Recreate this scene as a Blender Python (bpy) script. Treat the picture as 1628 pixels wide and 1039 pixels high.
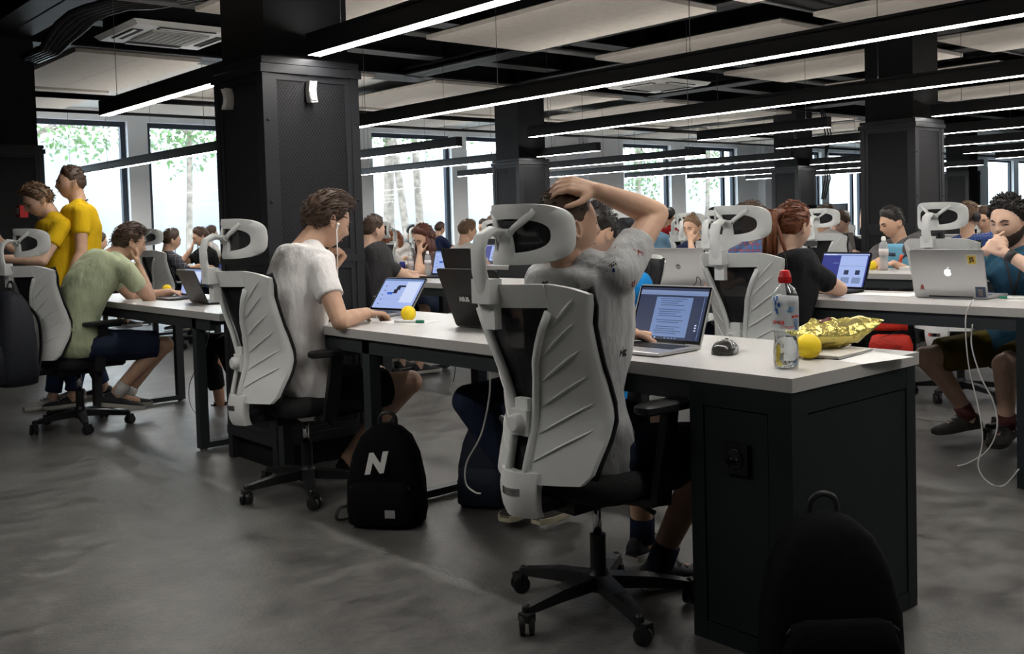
import bpy, math, random
from mathutils import Vector as V, Matrix, noise
random.seed(7)
for o in list(bpy.data.objects): bpy.data.objects.remove(o)
SC = bpy.context.scene
COL = SC.collection
PI = math.pi
# ------------------------------------------------------------------ camera
F_PX, PITCH, ROLL, YAW = 1597.1, -0.04513308, -0.02900061, 2.42944333
CAM = V((1.42469, -2.13601, 1.14524)); PPX, PPY = 814.0, 426.98
fw = V((math.cos(YAW)*math.cos(PITCH), math.sin(YAW)*math.cos(PITCH), math.sin(PITCH)))
_rt = V((math.sin(YAW), -math.cos(YAW), 0)); _up = _rt.cross(fw)
RT = math.cos(ROLL)*_rt+math.sin(ROLL)*_up; UP = math.cos(ROLL)*_up-math.sin(ROLL)*_rt
cd = bpy.data.cameras.new('camera'); co = bpy.data.objects.new('camera', cd); COL.objects.link(co)
cd.sensor_width = 36; cd.sensor_fit = 'HORIZONTAL'; cd.lens = F_PX*36/1628; cd.shift_y = -92.52/1628
cd.clip_start = .05; cd.clip_end = 300
co.matrix_world = Matrix(((RT.x, UP.x, -fw.x, CAM.x), (RT.y, UP.y, -fw.y, CAM.y), (RT.z, UP.z, -fw.z, CAM.z), (0, 0, 0, 1)))
SC.camera = co
# ------------------------------------------------------------------ world and exposure
w = bpy.data.worlds.new('world'); SC.world = w; w.use_nodes = True
bg = w.node_tree.nodes['Background']; bg.inputs[0].default_value = (.82, .92, 1, 1); bg.inputs[1].default_value = 8.0
SC.view_settings.view_transform = 'Standard'; SC.view_settings.look = 'None'
SC.view_settings.exposure = 0.0; SC.view_settings.gamma = 1.0; SC.view_settings.use_curve_mapping = False
LED = 44.0; LEDU = 20.0
# ------------------------------------------------------------------ pixel rays (photo pixel -> point at a known depth)
def ray(px, py): return fw+RT*((px-PPX)/F_PX)-UP*((py-PPY)/F_PX)
def AX(px, py, X): r = ray(px, py); return CAM+r*((X-CAM.x)/r.x)
def AY(px, py, Y): r = ray(px, py); return CAM+r*((Y-CAM.y)/r.y)
def AZ(px, py, Z): r = ray(px, py); return CAM+r*((Z-CAM.z)/r.z)
def RD(px, py, c, d, far=False):            # point on the ray at bone length d from joint c
    r = ray(px, py).normalized(); m = CAM-c; b = r.dot(m); q = b*b-(m.dot(m)-d*d)
    if q <= 0: 
        p = CAM+r*(-b); return c+(p-c).normalized()*d
    s = math.sqrt(q); return CAM+r*(-b+s if far else -b-s)
# ------------------------------------------------------------------ materials
MATS = {}
def nd(t, ty, **k):
    n = t.nodes.new(ty)
    for a, v in k.items(): setattr(n, a, v)
    return n
def mat(name, col=(.5, .5, .5), rough=.5, metal=0., emit=None, es=0., var=0., vs=6., bump=0., bs=40., trans=0., alpha=1., ior=1.45, spec=None, coat=0., stretch=None):
    if name in MATS: return MATS[name]
    m = bpy.data.materials.new(name); MATS[name] = m; m.use_nodes = True; t = m.node_tree; b = t.nodes['Principled BSDF']
    b.inputs['Base Color'].default_value = (*col, 1); b.inputs['Roughness'].default_value = rough; b.inputs['Metallic'].default_value = metal
    b.inputs['IOR'].default_value = ior; b.inputs['Alpha'].default_value = alpha; b.inputs['Transmission Weight'].default_value = trans
    b.inputs['Coat Weight'].default_value = coat
    if spec is not None: b.inputs['Specular IOR Level'].default_value = spec
    if emit: b.inputs['Emission Color'].default_value = (*emit, 1); b.inputs['Emission Strength'].default_value = es
    if var or bump:
        tc = nd(t, 'ShaderNodeTexCoord'); mp = nd(t, 'ShaderNodeMapping'); t.links.new(tc.outputs['Object'], mp.inputs[0])
        if stretch: mp.inputs['Scale'].default_value = stretch
    if var:
        n = nd(t, 'ShaderNodeTexNoise'); n.inputs['Scale'].default_value = vs; n.inputs['Detail'].default_value = 5; t.links.new(mp.outputs[0], n.inputs[0])
        r = nd(t, 'ShaderNodeValToRGB'); r.color_ramp.elements[0].position = .3; r.color_ramp.elements[1].position = .7
        r.color_ramp.elements[0].color = (*[c*(1-var) for c in col], 1); r.color_ramp.elements[1].color = (*[min(1, c*(1+var)) for c in col], 1)
        t.links.new(n.outputs['Fac'], r.inputs[0]); t.links.new(r.outputs[0], b.inputs['Base Color'])
    if bump:
        n = nd(t, 'ShaderNodeTexNoise'); n.inputs['Scale'].default_value = bs; n.inputs['Detail'].default_value = 4; t.links.new(mp.outputs[0], n.inputs[0])
        bp = nd(t, 'ShaderNodeBump'); bp.inputs['Strength'].default_value = bump; bp.inputs['Distance'].default_value = .02
        t.links.new(n.outputs['Fac'], bp.inputs['Height']); t.links.new(bp.outputs[0], b.inputs['Normal'])
    return m
def cloth(name, col, bump=1.0): return mat(name, col, .9, var=.10, vs=9, bump=bump, bs=13, spec=.15, stretch=(1, 1, .42))
# ------------------------------------------------------------------ mesh building
class MB:
    def __init__(s): s.v = []; s.f = []; s.m = []; s.k = 0
    def add(s, vs, fs):
        n = len(s.v); s.v += [tuple(p) for p in vs]; s.f += [tuple(i+n for i in f) for f in fs]; s.m += [s.k]*len(fs); return s
    def box(s, x0, x1, y0, y1, z0, z1):
        return s.add([(x0, y0, z0), (x1, y0, z0), (x1, y1, z0), (x0, y1, z0), (x0, y0, z1), (x1, y0, z1), (x1, y1, z1), (x0, y1, z1)],
                     [(0, 3, 2, 1), (4, 5, 6, 7), (0, 1, 5, 4), (1, 2, 6, 5), (2, 3, 7, 6), (3, 0, 4, 7)])
    def bar(s, a, b, w, h, up=(0, 0, 1), w2=None, h2=None):       # box beam from a to b
        a, b = V(a), V(b); d = (b-a).normalized(); up = V(up); x = d.cross(up)
        if x.length < 1e-4: x = d.cross(V((1, 0, 0)))
        x.normalize(); u = x.cross(d); vs = []
        for p, ww, hh in ((a, w, h), (b, w2 or w, h2 or h)):
            vs += [p-x*ww/2-u*hh/2, p+x*ww/2-u*hh/2, p+x*ww/2+u*hh/2, p-x*ww/2+u*hh/2]
        return s.add(vs, [(0, 1, 2, 3), (7, 6, 5, 4), (0, 4, 5, 1), (1, 5, 6, 2), (2, 6, 7, 3), (3, 7, 4, 0)])
    def loft(s, rings, cap=True):
        n = len(rings[0]); vs = [p for r in rings for p in r]; fs = []
        for i in range(len(rings)-1):
            for j in range(n):
                k = (j+1) % n; fs.append((i*n+j, i*n+k, (i+1)*n+k, (i+1)*n+j))
        if cap: fs += [tuple(range(n-1, -1, -1)), tuple(range((len(rings)-1)*n, len(rings)*n))]
        return s.add(vs, fs)
    def tube(s, pts, r, n=8, cap=True, flat=1.0):
        pts = [V(p) for p in pts]; m = len(pts); rr = r if isinstance(r, (list, tuple)) else [r]*m; rings = []; x = None
        for i, p in enumerate(pts):
            d = (pts[min(i+1, m-1)]-pts[max(i-1, 0)]).normalized()
            if x is None:
                x = d.cross(V((0, 0, 1)))
                if x.length < .05: x = d.cross(V((1, 0, 0)))
            x = (x-d*x.dot(d)).normalized(); y = d.cross(x)
            rings.append([p+x*math.cos(2*PI*j/n)*rr[i]+y*math.sin(2*PI*j/n)*rr[i]*flat for j in range(n)])
        return s.loft(rings, cap)
    def cap(s, a, b, ra, rb, n=12, ea=True, eb=True):             # tapered capsule
        a, b = V(a), V(b); d = (b-a); L = d.length; d = d/L if L > 1e-6 else V((0, 0, 1)); pts = []; rr = []
        if ea:
            for t in (80, 50, 22): t = math.radians(t); pts.append(a-d*ra*math.sin(t)); rr.append(ra*math.cos(t))
        pts += [a, b]; rr += [ra, rb]
        if eb:
            for t in (22, 50, 80): t = math.radians(t); pts.append(b+d*rb*math.sin(t)); rr.append(rb*math.cos(t))
        x = d.cross(V((0, 0, 1)))
        if x.length < .05: x = d.cross(V((1, 0, 0)))
        x.normalize(); y = d.cross(x)
        return s.loft([[p+x*math.cos(2*PI*j/n)*r+y*math.sin(2*PI*j/n)*r for j in range(n)] for p, r in zip(pts, rr)])
    def ell(s, c, X, Y, Z, n=14, m=9):                             # ellipsoid with axis vectors
        c = V(c); vs = [c-V(Z)]; fs = []
        for i in range(1, m):
            t = PI*i/m-PI/2
            for j in range(n):
                a = 2*PI*j/n; vs.append(c+V(X)*math.cos(t)*math.cos(a)+V(Y)*math.cos(t)*math.sin(a)+V(Z)*math.sin(t))
        vs.append(c+V(Z)); T = len(vs)-1
        for j in range(n): fs.append((0, 1+(j+1) % n, 1+j)); fs.append((T, T-n+j, T-n+(j+1) % n))
        for i in range(m-2):
            for j in range(n):
                k = (j+1) % n; fs.append((1+i*n+j, 1+i*n+k, 1+(i+1)*n+k, 1+(i+1)*n+j))
        return s.add(vs, fs)
    def sph(s, c, r, n=12, m=8): return s.ell(c, (r, 0, 0), (0, r, 0), (0, 0, r), n, m)
    def lathe(s, prof, c=(0, 0, 0), n=20):                         # (r,z) profile about z
        c = V(c); return s.loft([[c+V((max(r, 1e-4)*math.cos(2*PI*j/n), max(r, 1e-4)*math.sin(2*PI*j/n), z)) for j in range(n)] for r, z in prof])
    def prism(s, outline, o, X, Y, N, t):                          # extruded 2d outline
        o, X, Y, N = V(o), V(X), V(Y), V(N); a = [o+X*p[0]+Y*p[1] for p in outline]
        return s.loft([a, [p+N*t for p in a]])
    def slab(s, fn, nu, nv, t):                                    # closed slab from grid fn(u,v)->(front point), t = offset vector
        a = [V(fn(i/nu, j/nv)) for j in range(nv+1) for i in range(nu+1)]; b = [p+V(t) for p in a]; n = len(a); W = nu+1; fs = []
        for j in range(nv):
            for i in range(nu):
                q = (j*W+i, j*W+i+1, (j+1)*W+i+1, (j+1)*W+i); fs.append(q); fs.append(tuple(k+n for k in reversed(q)))
        bd = [i for i in range(W)]+[j*W+nu for j in range(1, nv+1)]+[nv*W+i for i in range(nu-1, -1, -1)]+[j*W for j in range(nv-1, 0, -1)]
        for i in range(len(bd)):
            p, q = bd[i], bd[(i+1) % len(bd)]; fs.append((q, p, p+n, q+n))
        return s.add(a+b, fs)
    def mesh(s, name, mats, smooth=False, off=None):
        me = bpy.data.meshes.new(name)
        vs = s.v if off is None else [(p[0]-off[0], p[1]-off[1], p[2]-off[2]) for p in s.v]
        me.from_pydata(vs, [], s.f)
        for m in (mats if isinstance(mats, (list, tuple)) else [mats]): me.materials.append(m)
        if any(s.m): me.polygons.foreach_set('material_index', s.m)
        if smooth: me.polygons.foreach_set('use_smooth', [True]*len(s.f))
        me.update(); return me
    def build(s, name, mats, parent=None, smooth=False, world=False, auto=None):
        off = None
        if world and parent is not None:
            r = parent
            off = V((0, 0, 0))
            while r is not None: off += r.location; r = r.parent
        o = bpy.data.objects.new(name, s.mesh(name, mats, smooth or bool(auto), off)); COL.objects.link(o)
        if parent is not None: o.parent = parent
        if auto: o.data.set_sharp_from_angle(angle=math.radians(auto))
        return o
def tag(o, label=None, cat=None, group=None, kind=None):
    if label: o['label'] = label
    if cat: o['category'] = cat
    if group: o['group'] = group
    if kind: o['kind'] = kind
    return o
def thing(name, label, cat, loc=(0, 0, 0), rz=0, group=None):
    o = bpy.data.objects.new(name, None); COL.objects.link(o); o.location = loc; o.rotation_euler.z = rz; o.empty_display_size = .05
    return tag(o, label, cat, group)
def copy_tree(o, loc=None, rz=None, label=None, group=None, parent=None, sc=None):
    c = o.copy(); COL.objects.link(c); c.parent = parent
    if loc is not None: c.location = loc
    if rz is not None: c.rotation_euler.z = rz
    if sc is not None: c.scale = (sc, sc, sc)
    if label: c['label'] = label
    if group: c['group'] = group
    for ch in list(o.children): copy_tree(ch, parent=c)
    return c
def text_mesh(txt, size, name='lettering', shear=0., bold=0., ext=.0006):
    cu = bpy.data.curves.new(name, 'FONT'); cu.body = txt; cu.size = size; cu.align_x = 'CENTER'; cu.align_y = 'CENTER'; cu.extrude = ext; cu.shear = shear; cu.offset = bold
    o = bpy.data.objects.new(name, cu); COL.objects.link(o)
    me = bpy.data.meshes.new_from_object(o.evaluated_get(bpy.context.evaluated_depsgraph_get()))
    bpy.data.objects.remove(o); bpy.data.curves.remove(cu); me.name = name; return me
TX = {}
for _k in (('ASUS', .026, dict(bold=.0012)), ('hp', .024, dict(shear=.25)), ('JS', .028, dict(bold=.001)), ('N', .10, dict(shear=.3, bold=.006, ext=.001)), ('ська', .017, dict(bold=.0006, ext=.0003)), ('Спорт', .0125, dict(shear=.35, ext=.0003)), ('МОРШ', .008, dict(bold=.0003, ext=.0003))): TX[_k[0]] = text_mesh(_k[0], _k[1], **_k[2])
def put_text(txt, size, m, parent, o, X, N, **k):                 # text facing N, running along X
    X, N = V(X).normalized(), V(N).normalized(); Y = N.cross(X); TX[txt].materials.clear(); TX[txt].materials.append(m)
    ob = bpy.data.objects.new('lettering', TX[txt]); COL.objects.link(ob); ob.parent = parent
    ob.matrix_local = Matrix(((X.x, Y.x, N.x, o[0]), (X.y, Y.y, N.y, o[1]), (X.z, Y.z, N.z, o[2]), (0, 0, 0, 1)))
    return ob
# ------------------------------------------------------------------ shared materials
M_black = mat('black_steel', (.009, .0095, .011), .5, var=.25, vs=5, spec=.25)
M_cab = mat('anthracite_laminate', (.015, .020, .0225), .6, var=.15, vs=3, spec=.2)
M_desk = mat('white_laminate', (.50, .49, .478), .32, var=.03, vs=4)
M_white = mat('white_plaster', (.84, .86, .88), .8, var=.04, vs=2)
M_frame = mat('window_frame_steel', (.02, .03, .045), .4)
M_plas = mat('white_plastic', (.70, .715, .70), .42, var=.04, vs=10)
M_blkp = mat('black_plastic', (.012, .012, .013), .42)
M_fab = mat('black_fabric', (.008, .008, .009), .85, bump=.3, bs=300)
M_chrome = mat('chrome', (.8, .8, .82), .12, 1.)
M_net = mat('black_mesh_fabric', (.007, .007, .009), .7, alpha=.86)
M_alu = mat('aluminium', (.52, .52, .53), .35, .85, var=.03)
M_dkalu = mat('space_grey_aluminium', (.07, .07, .075), .4, .7)
M_key = mat('dark_keys', (.02, .018, .02), .5)
M_yel = mat('yellow_foam', (.85, .62, .01), .55, bump=.15, bs=200)
M_paper = mat('white_paper', (.75, .75, .74), .7)
M_cable_w = mat('white_cable', (.6, .6, .58), .5)
M_red = mat('red_plastic', (.6, .015, .02), .35)
# ================================================================== the setting
XW, XE, YN, YF, ZC = -13.7, 6.5, -5.5, 42.0, 3.3
def row_y(k): return .33+2.04*k
def floor_mat():
    m = bpy.data.materials.new('polished_concrete'); m.use_nodes = True; t = m.node_tree; b = t.nodes['Principled BSDF']
    tc = nd(t, 'ShaderNodeTexCoord')
    def nz(s, d, sx=(1, 1, 1)):
        mp = nd(t, 'ShaderNodeMapping'); mp.inputs['Scale'].default_value = sx; t.links.new(tc.outputs['Object'], mp.inputs[0])
        n = nd(t, 'ShaderNodeTexNoise'); n.inputs['Scale'].default_value = s; n.inputs['Detail'].default_value = d; n.inputs['Roughness'].default_value = .66; n.inputs['Distortion'].default_value = .5; t.links.new(mp.outputs[0], n.inputs[0]); return n
    a = nz(2.6, 10); c = nz(15, 12, (.8, .5, 1)); e = nz(60, 5)
    r = nd(t, 'ShaderNodeValToRGB'); r.color_ramp.elements[0].position = .40; r.color_ramp.elements[1].position = .62
    r.color_ramp.elements[0].color = (.058, .056, .0535, 1); r.color_ramp.elements[1].color = (.158, .152, .145, 1)
    mx = nd(t, 'ShaderNodeMix', data_type='FLOAT'); mx.inputs[0].default_value = .6
    t.links.new(a.outputs['Fac'], mx.inputs[2]); t.links.new(c.outputs['Fac'], mx.inputs[3]); t.links.new(mx.outputs[0], r.inputs[0])
    t.links.new(r.outputs[0], b.inputs['Base Color'])
    rr = nd(t, 'ShaderNodeMapRange'); rr.inputs[1].default_value = .3; rr.inputs[2].default_value = .7; rr.inputs[3].default_value = .285; rr.inputs[4].default_value = .48; t.links.new(c.outputs['Fac'], rr.inputs[0]); t.links.new(rr.outputs[0], b.inputs['Roughness'])
    bp = nd(t, 'ShaderNodeBump'); bp.inputs['Strength'].default_value = .2; bp.inputs['Distance'].default_value = .01; t.links.new(e.outputs['Fac'], bp.inputs['Height']); t.links.new(bp.outputs[0], b.inputs['Normal'])
    return m
tag(MB().box(XW, XE, YN, YF, -.1, 0).build('floor', floor_mat()), 'polished grey concrete floor of the open office', kind='structure')
fl = bpy.data.objects['floor']
M_joint = mat('dark_joint', (.06, .058, .055), .8)
for x in (3.4,): MB().box(x-.003, x+.003, YN, YF, .0002, .0012).build('floor_joint', M_joint, fl)
for y in (3.15, 9.3): MB().box(XW, XE, y-.003, y+.003, .0002, .0012).build('floor_joint', M_joint, fl)
M_ceil = mat('black_painted_slab', (.006, .006, .007), .85, spec=.2)
M_ceil2 = mat('grey_plaster_ceiling', (.5, .5, .48), .85, var=.05, vs=1)
tag(MB().box(XW, XE, YN, YF, ZC, ZC+.2).build('ceiling', M_ceil), 'black painted ceiling slab above the services', kind='structure')
tag(MB().box(XW, -8.62, YN, YF, 3.0, 3.1).build('trim_1', M_ceil2), 'light grey plaster ceiling strip along the window wall', kind='structure')
M_dwall = mat('black_wall_paint', (.006, .006, .007), .8, spec=.2)
tag(MB().box(XE, XE+.2, YN, YF, 0, ZC).build('wall_right', M_white), 'white plaster wall at the right end of the hall', kind='structure')
tag(MB().box(XW, XE, YF, YF+.2, 0, ZC).build('wall_back', M_white), 'white plaster wall at the far end of the hall', kind='structure')
tag(MB().box(XW, XE, YN-.2, YN, 0, ZC).build('wall_front', M_dwall), 'dark wall behind the viewer', kind='structure')
tag(MB().box(XW, -8.56, .06, .30, 0, ZC).build('wall_partition', M_dwall), 'black partition wall on the left behind the people in yellow', kind='structure')
# window wall with pairs of windows
WZ0, WZ1 = .42, 2.83; WIN = [(1.75, 3.42), (3.72, 5.45), (7.72, 9.5), (9.86, 11.7), (14.15, 15.85), (16.35, 18.35), (20.5, 22.1), (22.45, 24.25), (26.6, 28.3), (28.7, 30.5), (32.2, 34.2), (34.6, 36.5)]
wl = MB(); y = YN
for a, b in WIN: wl.box(XW-.35, XW, y, a, 0, ZC); wl.box(XW-.35, XW, a, b, 0, WZ0); wl.box(XW-.35, XW, a, b, WZ1, ZC); y = b
wl.box(XW-.35, XW, y, YF, 0, ZC)
tag(wl.build('wall_left', M_white), 'white plaster window wall along the left of the hall', kind='structure')
M_pil = mat('white_pier_plaster', (.80, .82, .85), .8)
for i, (pb, p0, p1) in enumerate(((920, 936, 991), (1205, 1216, 1241), (1404, 1412, 1440))):
    yb = AX(pb, 250, XW).y; xf = AY(p0, 250, yb).x
    tag(MB().box(XW, xf, yb, AX(p1, 250, xf).y, 0, 2.98).build('trim_%d' % (i+2), M_pil), 'white boxed-out pier on the window wall, %s from the left' % ('first', 'second', 'third')[i], kind='structure')
gm = bpy.data.materials.new('window_glass'); gm.use_nodes = True; t = gm.node_tree; t.nodes.clear()
_o = nd(t, 'ShaderNodeOutputMaterial'); _a = nd(t, 'ShaderNodeBsdfTransparent'); _b = nd(t, 'ShaderNodeBsdfGlossy'); _m = nd(t, 'ShaderNodeMixShader'); _m.inputs[0].default_value = .06; _b.inputs['Roughness'].default_value = .02
_a.inputs[0].default_value = (.96, .985, 1, 1)
t.links.new(_a.outputs[0], _m.inputs[1]); t.links.new(_b.outputs[0], _m.inputs[2]); t.links.new(_m.outputs[0], _o.inputs[0])
for i, (a, b) in enumerate(WIN):
    x = XW-.13; f = MB(); T = .075
    f.box(x-.05, x+.03, a, b, WZ1-T, WZ1); f.box(x-.05, x+.03, a, b, WZ0, WZ0+T); f.box(x-.05, x+.03, a, a+T, WZ0+T, WZ1-T); f.box(x-.05, x+.03, b-T, b, WZ0+T, WZ1-T)
    wo = tag(f.build('window_%d' % (i+1), M_frame), 'dark framed window number %d from the left in the window wall' % (i+1), kind='structure')
    m = b-.42 if i % 2 else None
    if m and i > 4: MB().box(x-.045, x+.025, m-.04, m+.04, WZ0+T, WZ1-T).build('mullion', M_frame, wo)
    MB().box(x-.012, x-.008, a+T, b-T, WZ0+T, WZ1-T).build('pane', gm, wo)
    MB().box(XW-.1, XW+.1, a-.02, b+.02, WZ0-.03, WZ0).build('window_sill', M_white, wo)
# ------------------------------------------------------------------ outside
M_ext = mat('pale_concrete', (.30, .31, .315), .9, var=.1, vs=.8, bump=.2, bs=6)
ex = tag(MB().box(-24.5, -24, -12, 60, -1, 3.55).build('wall_garden', M_ext), 'pale concrete retaining wall outside the windows', kind='structure')
tag(MB().box(-40, XW-.36, -20, 70, -1.1, -.4).build('ground', mat('pale_paving', (.5, .5, .49), .9, var=.1, vs=2)), 'pale paving outside the windows', kind='structure')
for i in range(60): 
    h = .22+.1*random.random(); MB().box(-23.99, -23.8-.1*random.random(), -6+i*.62, -6+i*.62+.58, -.4+0, 1.15+h*.3).build('stone', M_ext, ex)
M_bark = mat('pale_bark', (.2, .17, .14), .9, var=.4, vs=7, bump=.5, bs=20)
M_leaf = mat('green_leaf', (.07, .15, .035), .6, var=.4, vs=3)
M_leaf.node_tree.nodes['Principled BSDF'].inputs['Transmission Weight'].default_value = .25
def tree(label, base, pts, r, crown, n, cr):
    t = thing('garden_tree', label, 'tree', base); b = V(base)
    P = [V(p) for p in pts]; MB().tube(P, [r*(1-.12*i) for i in range(len(P))], 9).build('trunk', M_bark, t, True)
    br = MB(); lv = MB()
    for c in crown:
        c = V(c); br.tube([P[-2], (P[-2]+c)/2+V((0, 0, .15)), c], [r*.5, r*.3, r*.1], 6)
        for _ in range(n):
            d = V((random.gauss(0, 1), random.gauss(0, 1), random.gauss(0, .7)))*cr*.5; p = c+d; a = V((random.gauss(0, 1), random.gauss(0, 1), random.gauss(0, 1))).normalized(); q = a.cross(V((random.gauss(0, 1), random.gauss(0, 1), 1))).normalized(); s = .05+.05*random.random()
            lv.add([p-a*s, p+q*s*.5, p+a*s, p-q*s*.5], [(0, 1, 2, 3)])
    br.build('branches', M_bark, t, True); o = lv.build('foliage', M_leaf, t); o['kind'] = 'stuff'
    return t
def tw(px, py, X): return AX(px, py, X)
for i, (lab, px, X, lean, r, crown) in enumerate([
    ('slim tree seen through the second window from the left', 298, -21, (0, .1), .09, [(280, 215), (300, 225), (320, 205), (262, 205), (290, 232)]),
    ('grey tree trunk at the left of the third window', 617, -20, (0, .05), .17, [(605, 200), (625, 190), (590, 210)]),
    ('leaning pale tree trunk in the middle of the third window', 655, -19.5, (0, -.55), .12, [(640, 195), (655, 200)]),
    ('curved pale tree trunk right of the leaning one in the third window', 672, -20.5, (0, -.25), .13, [(680, 195), (705, 205)]),
    ('leafy tree by the first window from the left', 60, -21, (0, 0), .08, [(105, 205), (130, 200), (150, 208), (95, 210)]),
    ('bushy green tree behind the fifth window', 1015, -21, (0, 0), .1, [(1010, 240), (1030, 290), (1005, 300), (1045, 250), (1020, 262)]),
    ('loose green tree behind the sixth window', 1125, -22, (0, 0), .1, [(1110, 235), (1130, 260), (1150, 240), (1120, 285)])]):
    B = tw(px, 365, X); B.z = -.4; top = tw(px, 215, X); h = top.z-B.z
    pts = [(0, 0, 0), (lean[0]*.1, lean[1]*.25, h*.3), (.05, lean[1]*.6, h*.6), (.1, lean[1], h), (.1, lean[1]*1.1, h+.7)]
    tree(lab, B, pts, r, [tw(a, b_, X)-B for a, b_ in crown], 110, .95)
# ------------------------------------------------------------------ columns with steel cages
def lattice_mat():
    m = bpy.data.materials.new('expanded_metal'); m.use_nodes = True; t = m.node_tree; b = t.nodes['Principled BSDF']
    tc = nd(t, 'ShaderNodeTexCoord'); vm = nd(t, 'ShaderNodeSeparateXYZ'); t.links.new(tc.outputs['Object'], vm.inputs[0])
    ad = nd(t, 'ShaderNodeMath', operation='ADD'); t.links.new(vm.outputs[0], ad.inputs[0]); t.links.new(vm.outputs[1], ad.inputs[1])
    def tri(sgn):
        a = nd(t, 'ShaderNodeMath', operation='MULTIPLY'); a.inputs[1].default_value = 62; t.links.new(ad.outputs[0], a.inputs[0])
        z = nd(t, 'ShaderNodeMath', operation='MULTIPLY_ADD'); z.inputs[1].default_value = 42*sgn; t.links.new(vm.outputs[2], z.inputs[0]); t.links.new(a.outputs[0], z.inputs[2])
        p = nd(t, 'ShaderNodeMath', operation='PINGPONG'); p.inputs[1].default_value = .5; t.links.new(z.outputs[0], p.inputs[0]); return p
    mn = nd(t, 'ShaderNodeMath', operation='MINIMUM'); t.links.new(tri(1).outputs[0], mn.inputs[0]); t.links.new(tri(-1).outputs[0], mn.inputs[1])
    r = nd(t, 'ShaderNodeValToRGB'); r.color_ramp.elements[0].position = .1; r.color_ramp.elements[1].position = .2
    r.color_ramp.elements[0].color = (.024, .024, .028, 1); r.color_ramp.elements[1].color = (.004, .004, .005, 1)
    t.links.new(mn.outputs[0], r.inputs[0]); t.links.new(r.outputs[0], b.inputs['Base Color']); b.inputs['Roughness'].default_value = .55; b.inputs['Specular IOR Level'].default_value = .25
    bp = nd(t, 'ShaderNodeBump', invert=True); bp.inputs['Strength'].default_value = .6; bp.inputs['Distance'].default_value = .004
    t.links.new(mn.outputs[0], bp.inputs['Height']); t.links.new(bp.outputs[0], b.inputs['Normal']); return m
M_lat = lattice_mat(); M_frm = mat('dark_steel_frame', (.026, .027, .031), .38, .1, spec=.4)
CW = .52
def column(x0, y0, label):
    c = thing('steel_clad_column', label, 'column', (x0, y0, 0)); W = CW; g = .045; H = 1.88
    MB().box(.035, W-.035, .035, W-.035, 0, ZC).build('column_core', M_black, c)
    for px in (0, W-g):
        for py in (0, W-g): MB().box(px, px+g, py, py+g, 0, H).build('corner_post', M_frm, c)
    for z, hh, pr in ((H, .04, .012), (H+.045, .03, .002), (.98, .035, .003), (.12, .045, .003)):
        r = MB(); r.box(-pr, W+pr, -pr, g*.8, z, z+hh); r.box(-pr, W+pr, W-g*.8, W+pr, z, z+hh); r.box(-pr, g*.8, g*.8, W-g*.8, z, z+hh); r.box(W-g*.8, W+pr, g*.8, W-g*.8, z, z+hh); r.build('rail', M_frm, c)
    for z0, z1 in ((.165, .98), (1.015, H)):
        for k, bx in enumerate(((g, W-g, .012, .02), (g, W-g, W-.02, W-.012), (.012, .02, g, W-g), (W-.02, W-.012, g, W-g))):
            fr = MB(); a = .03
            x0_, x1_, y0_, y1_ = bx
            if k < 2:
                fr.box(x0_, x0_+a, y0_-.006, y1_+.006, z0, z1); fr.box(x1_-a, x1_, y0_-.006, y1_+.006, z0, z1); fr.box(x0_+a, x1_-a, y0_-.006, y1_+.006, z1-a, z1); fr.box(x0_+a, x1_-a, y0_-.006, y1_+.006, z0, z0+a)
            else:
                fr.box(x0_-.006, x1_+.006, y0_, y0_+a, z0, z1); fr.box(x0_-.006, x1_+.006, y1_-a, y1_, z0, z1); fr.box(x0_-.006, x1_+.006, y0_+a, y1_-a, z1-a, z1); fr.box(x0_-.006, x1_+.006, y0_+a, y1_-a, z0, z0+a)
            pn = MB().box(x0_, x1_, y0_, y1_, z0, z1).build('mesh_panel', M_lat, c); fr.build('panel_frame', M_frm, pn)
    for z in (.7, 1.28, 1.66):
        for a, b in ((W, g*.5), (W, W-g*.5)): MB().cap((a-.004, b, z), (a+.004, b, z), .007, .007, 8).build('bolt', M_chrome if z == .7 else M_frm, c, True)
    return c
CX = {-2.86: 'nearer', -8.03: 'farther'}
for k, lab in ((0, 'big black steel clad column behind the man in the white T-shirt'), (3, 'black steel clad column right of the woman with the ponytail'), (6, 'black steel clad column in the right background, far end of its line'), (9, 'farthest black column of the line at the right edge')):
    column(-2.86-CW, row_y(k)-.26, lab)
for k, lab in ((0, 'black column at the left edge behind the people in yellow'), (3, 'black steel clad column behind the man with his hand on his head'), (6, 'black column with a hanging cable bundle left of the big right column'), (9, 'slim looking black column right of the big right column')):
    column(-8.03-CW, row_y(k)-.26, lab)
def sensor(label, loc, rz):
    s = thing('motion_sensor', label, 'sensor', loc, rz); m = mat('white_sensor_plastic', (.75, .74, .72), .35)
    MB().slab(lambda u, v: (-.02+.04*u, -.035+.018*math.sin(PI*u)+.012*math.sin(PI*v), -.05+.1*v), 6, 8, (0, .035, 0)).build('housing', m, s, auto=50)
    MB().slab(lambda u, v: (-.016+.032*u, -.0375+.018*math.sin(PI*u)+.012*math.sin(PI*(v*.5+.05)), -.042+.045*v), 6, 6, (0, .004, 0)).build('lens', mat('sensor_lens', (.85, .84, .83), .2), s, True)
    return s
# local -y of the sensor faces away from the column
sensor('white motion sensor on the mesh face of the big near column', (-2.852, row_y(0)-.26+.245, 1.80), PI/2)
sensor('grey-white motion sensor on the shaded face of the big near column', (-3.2, row_y(0)-.26-.004, 1.79), 0)
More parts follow.
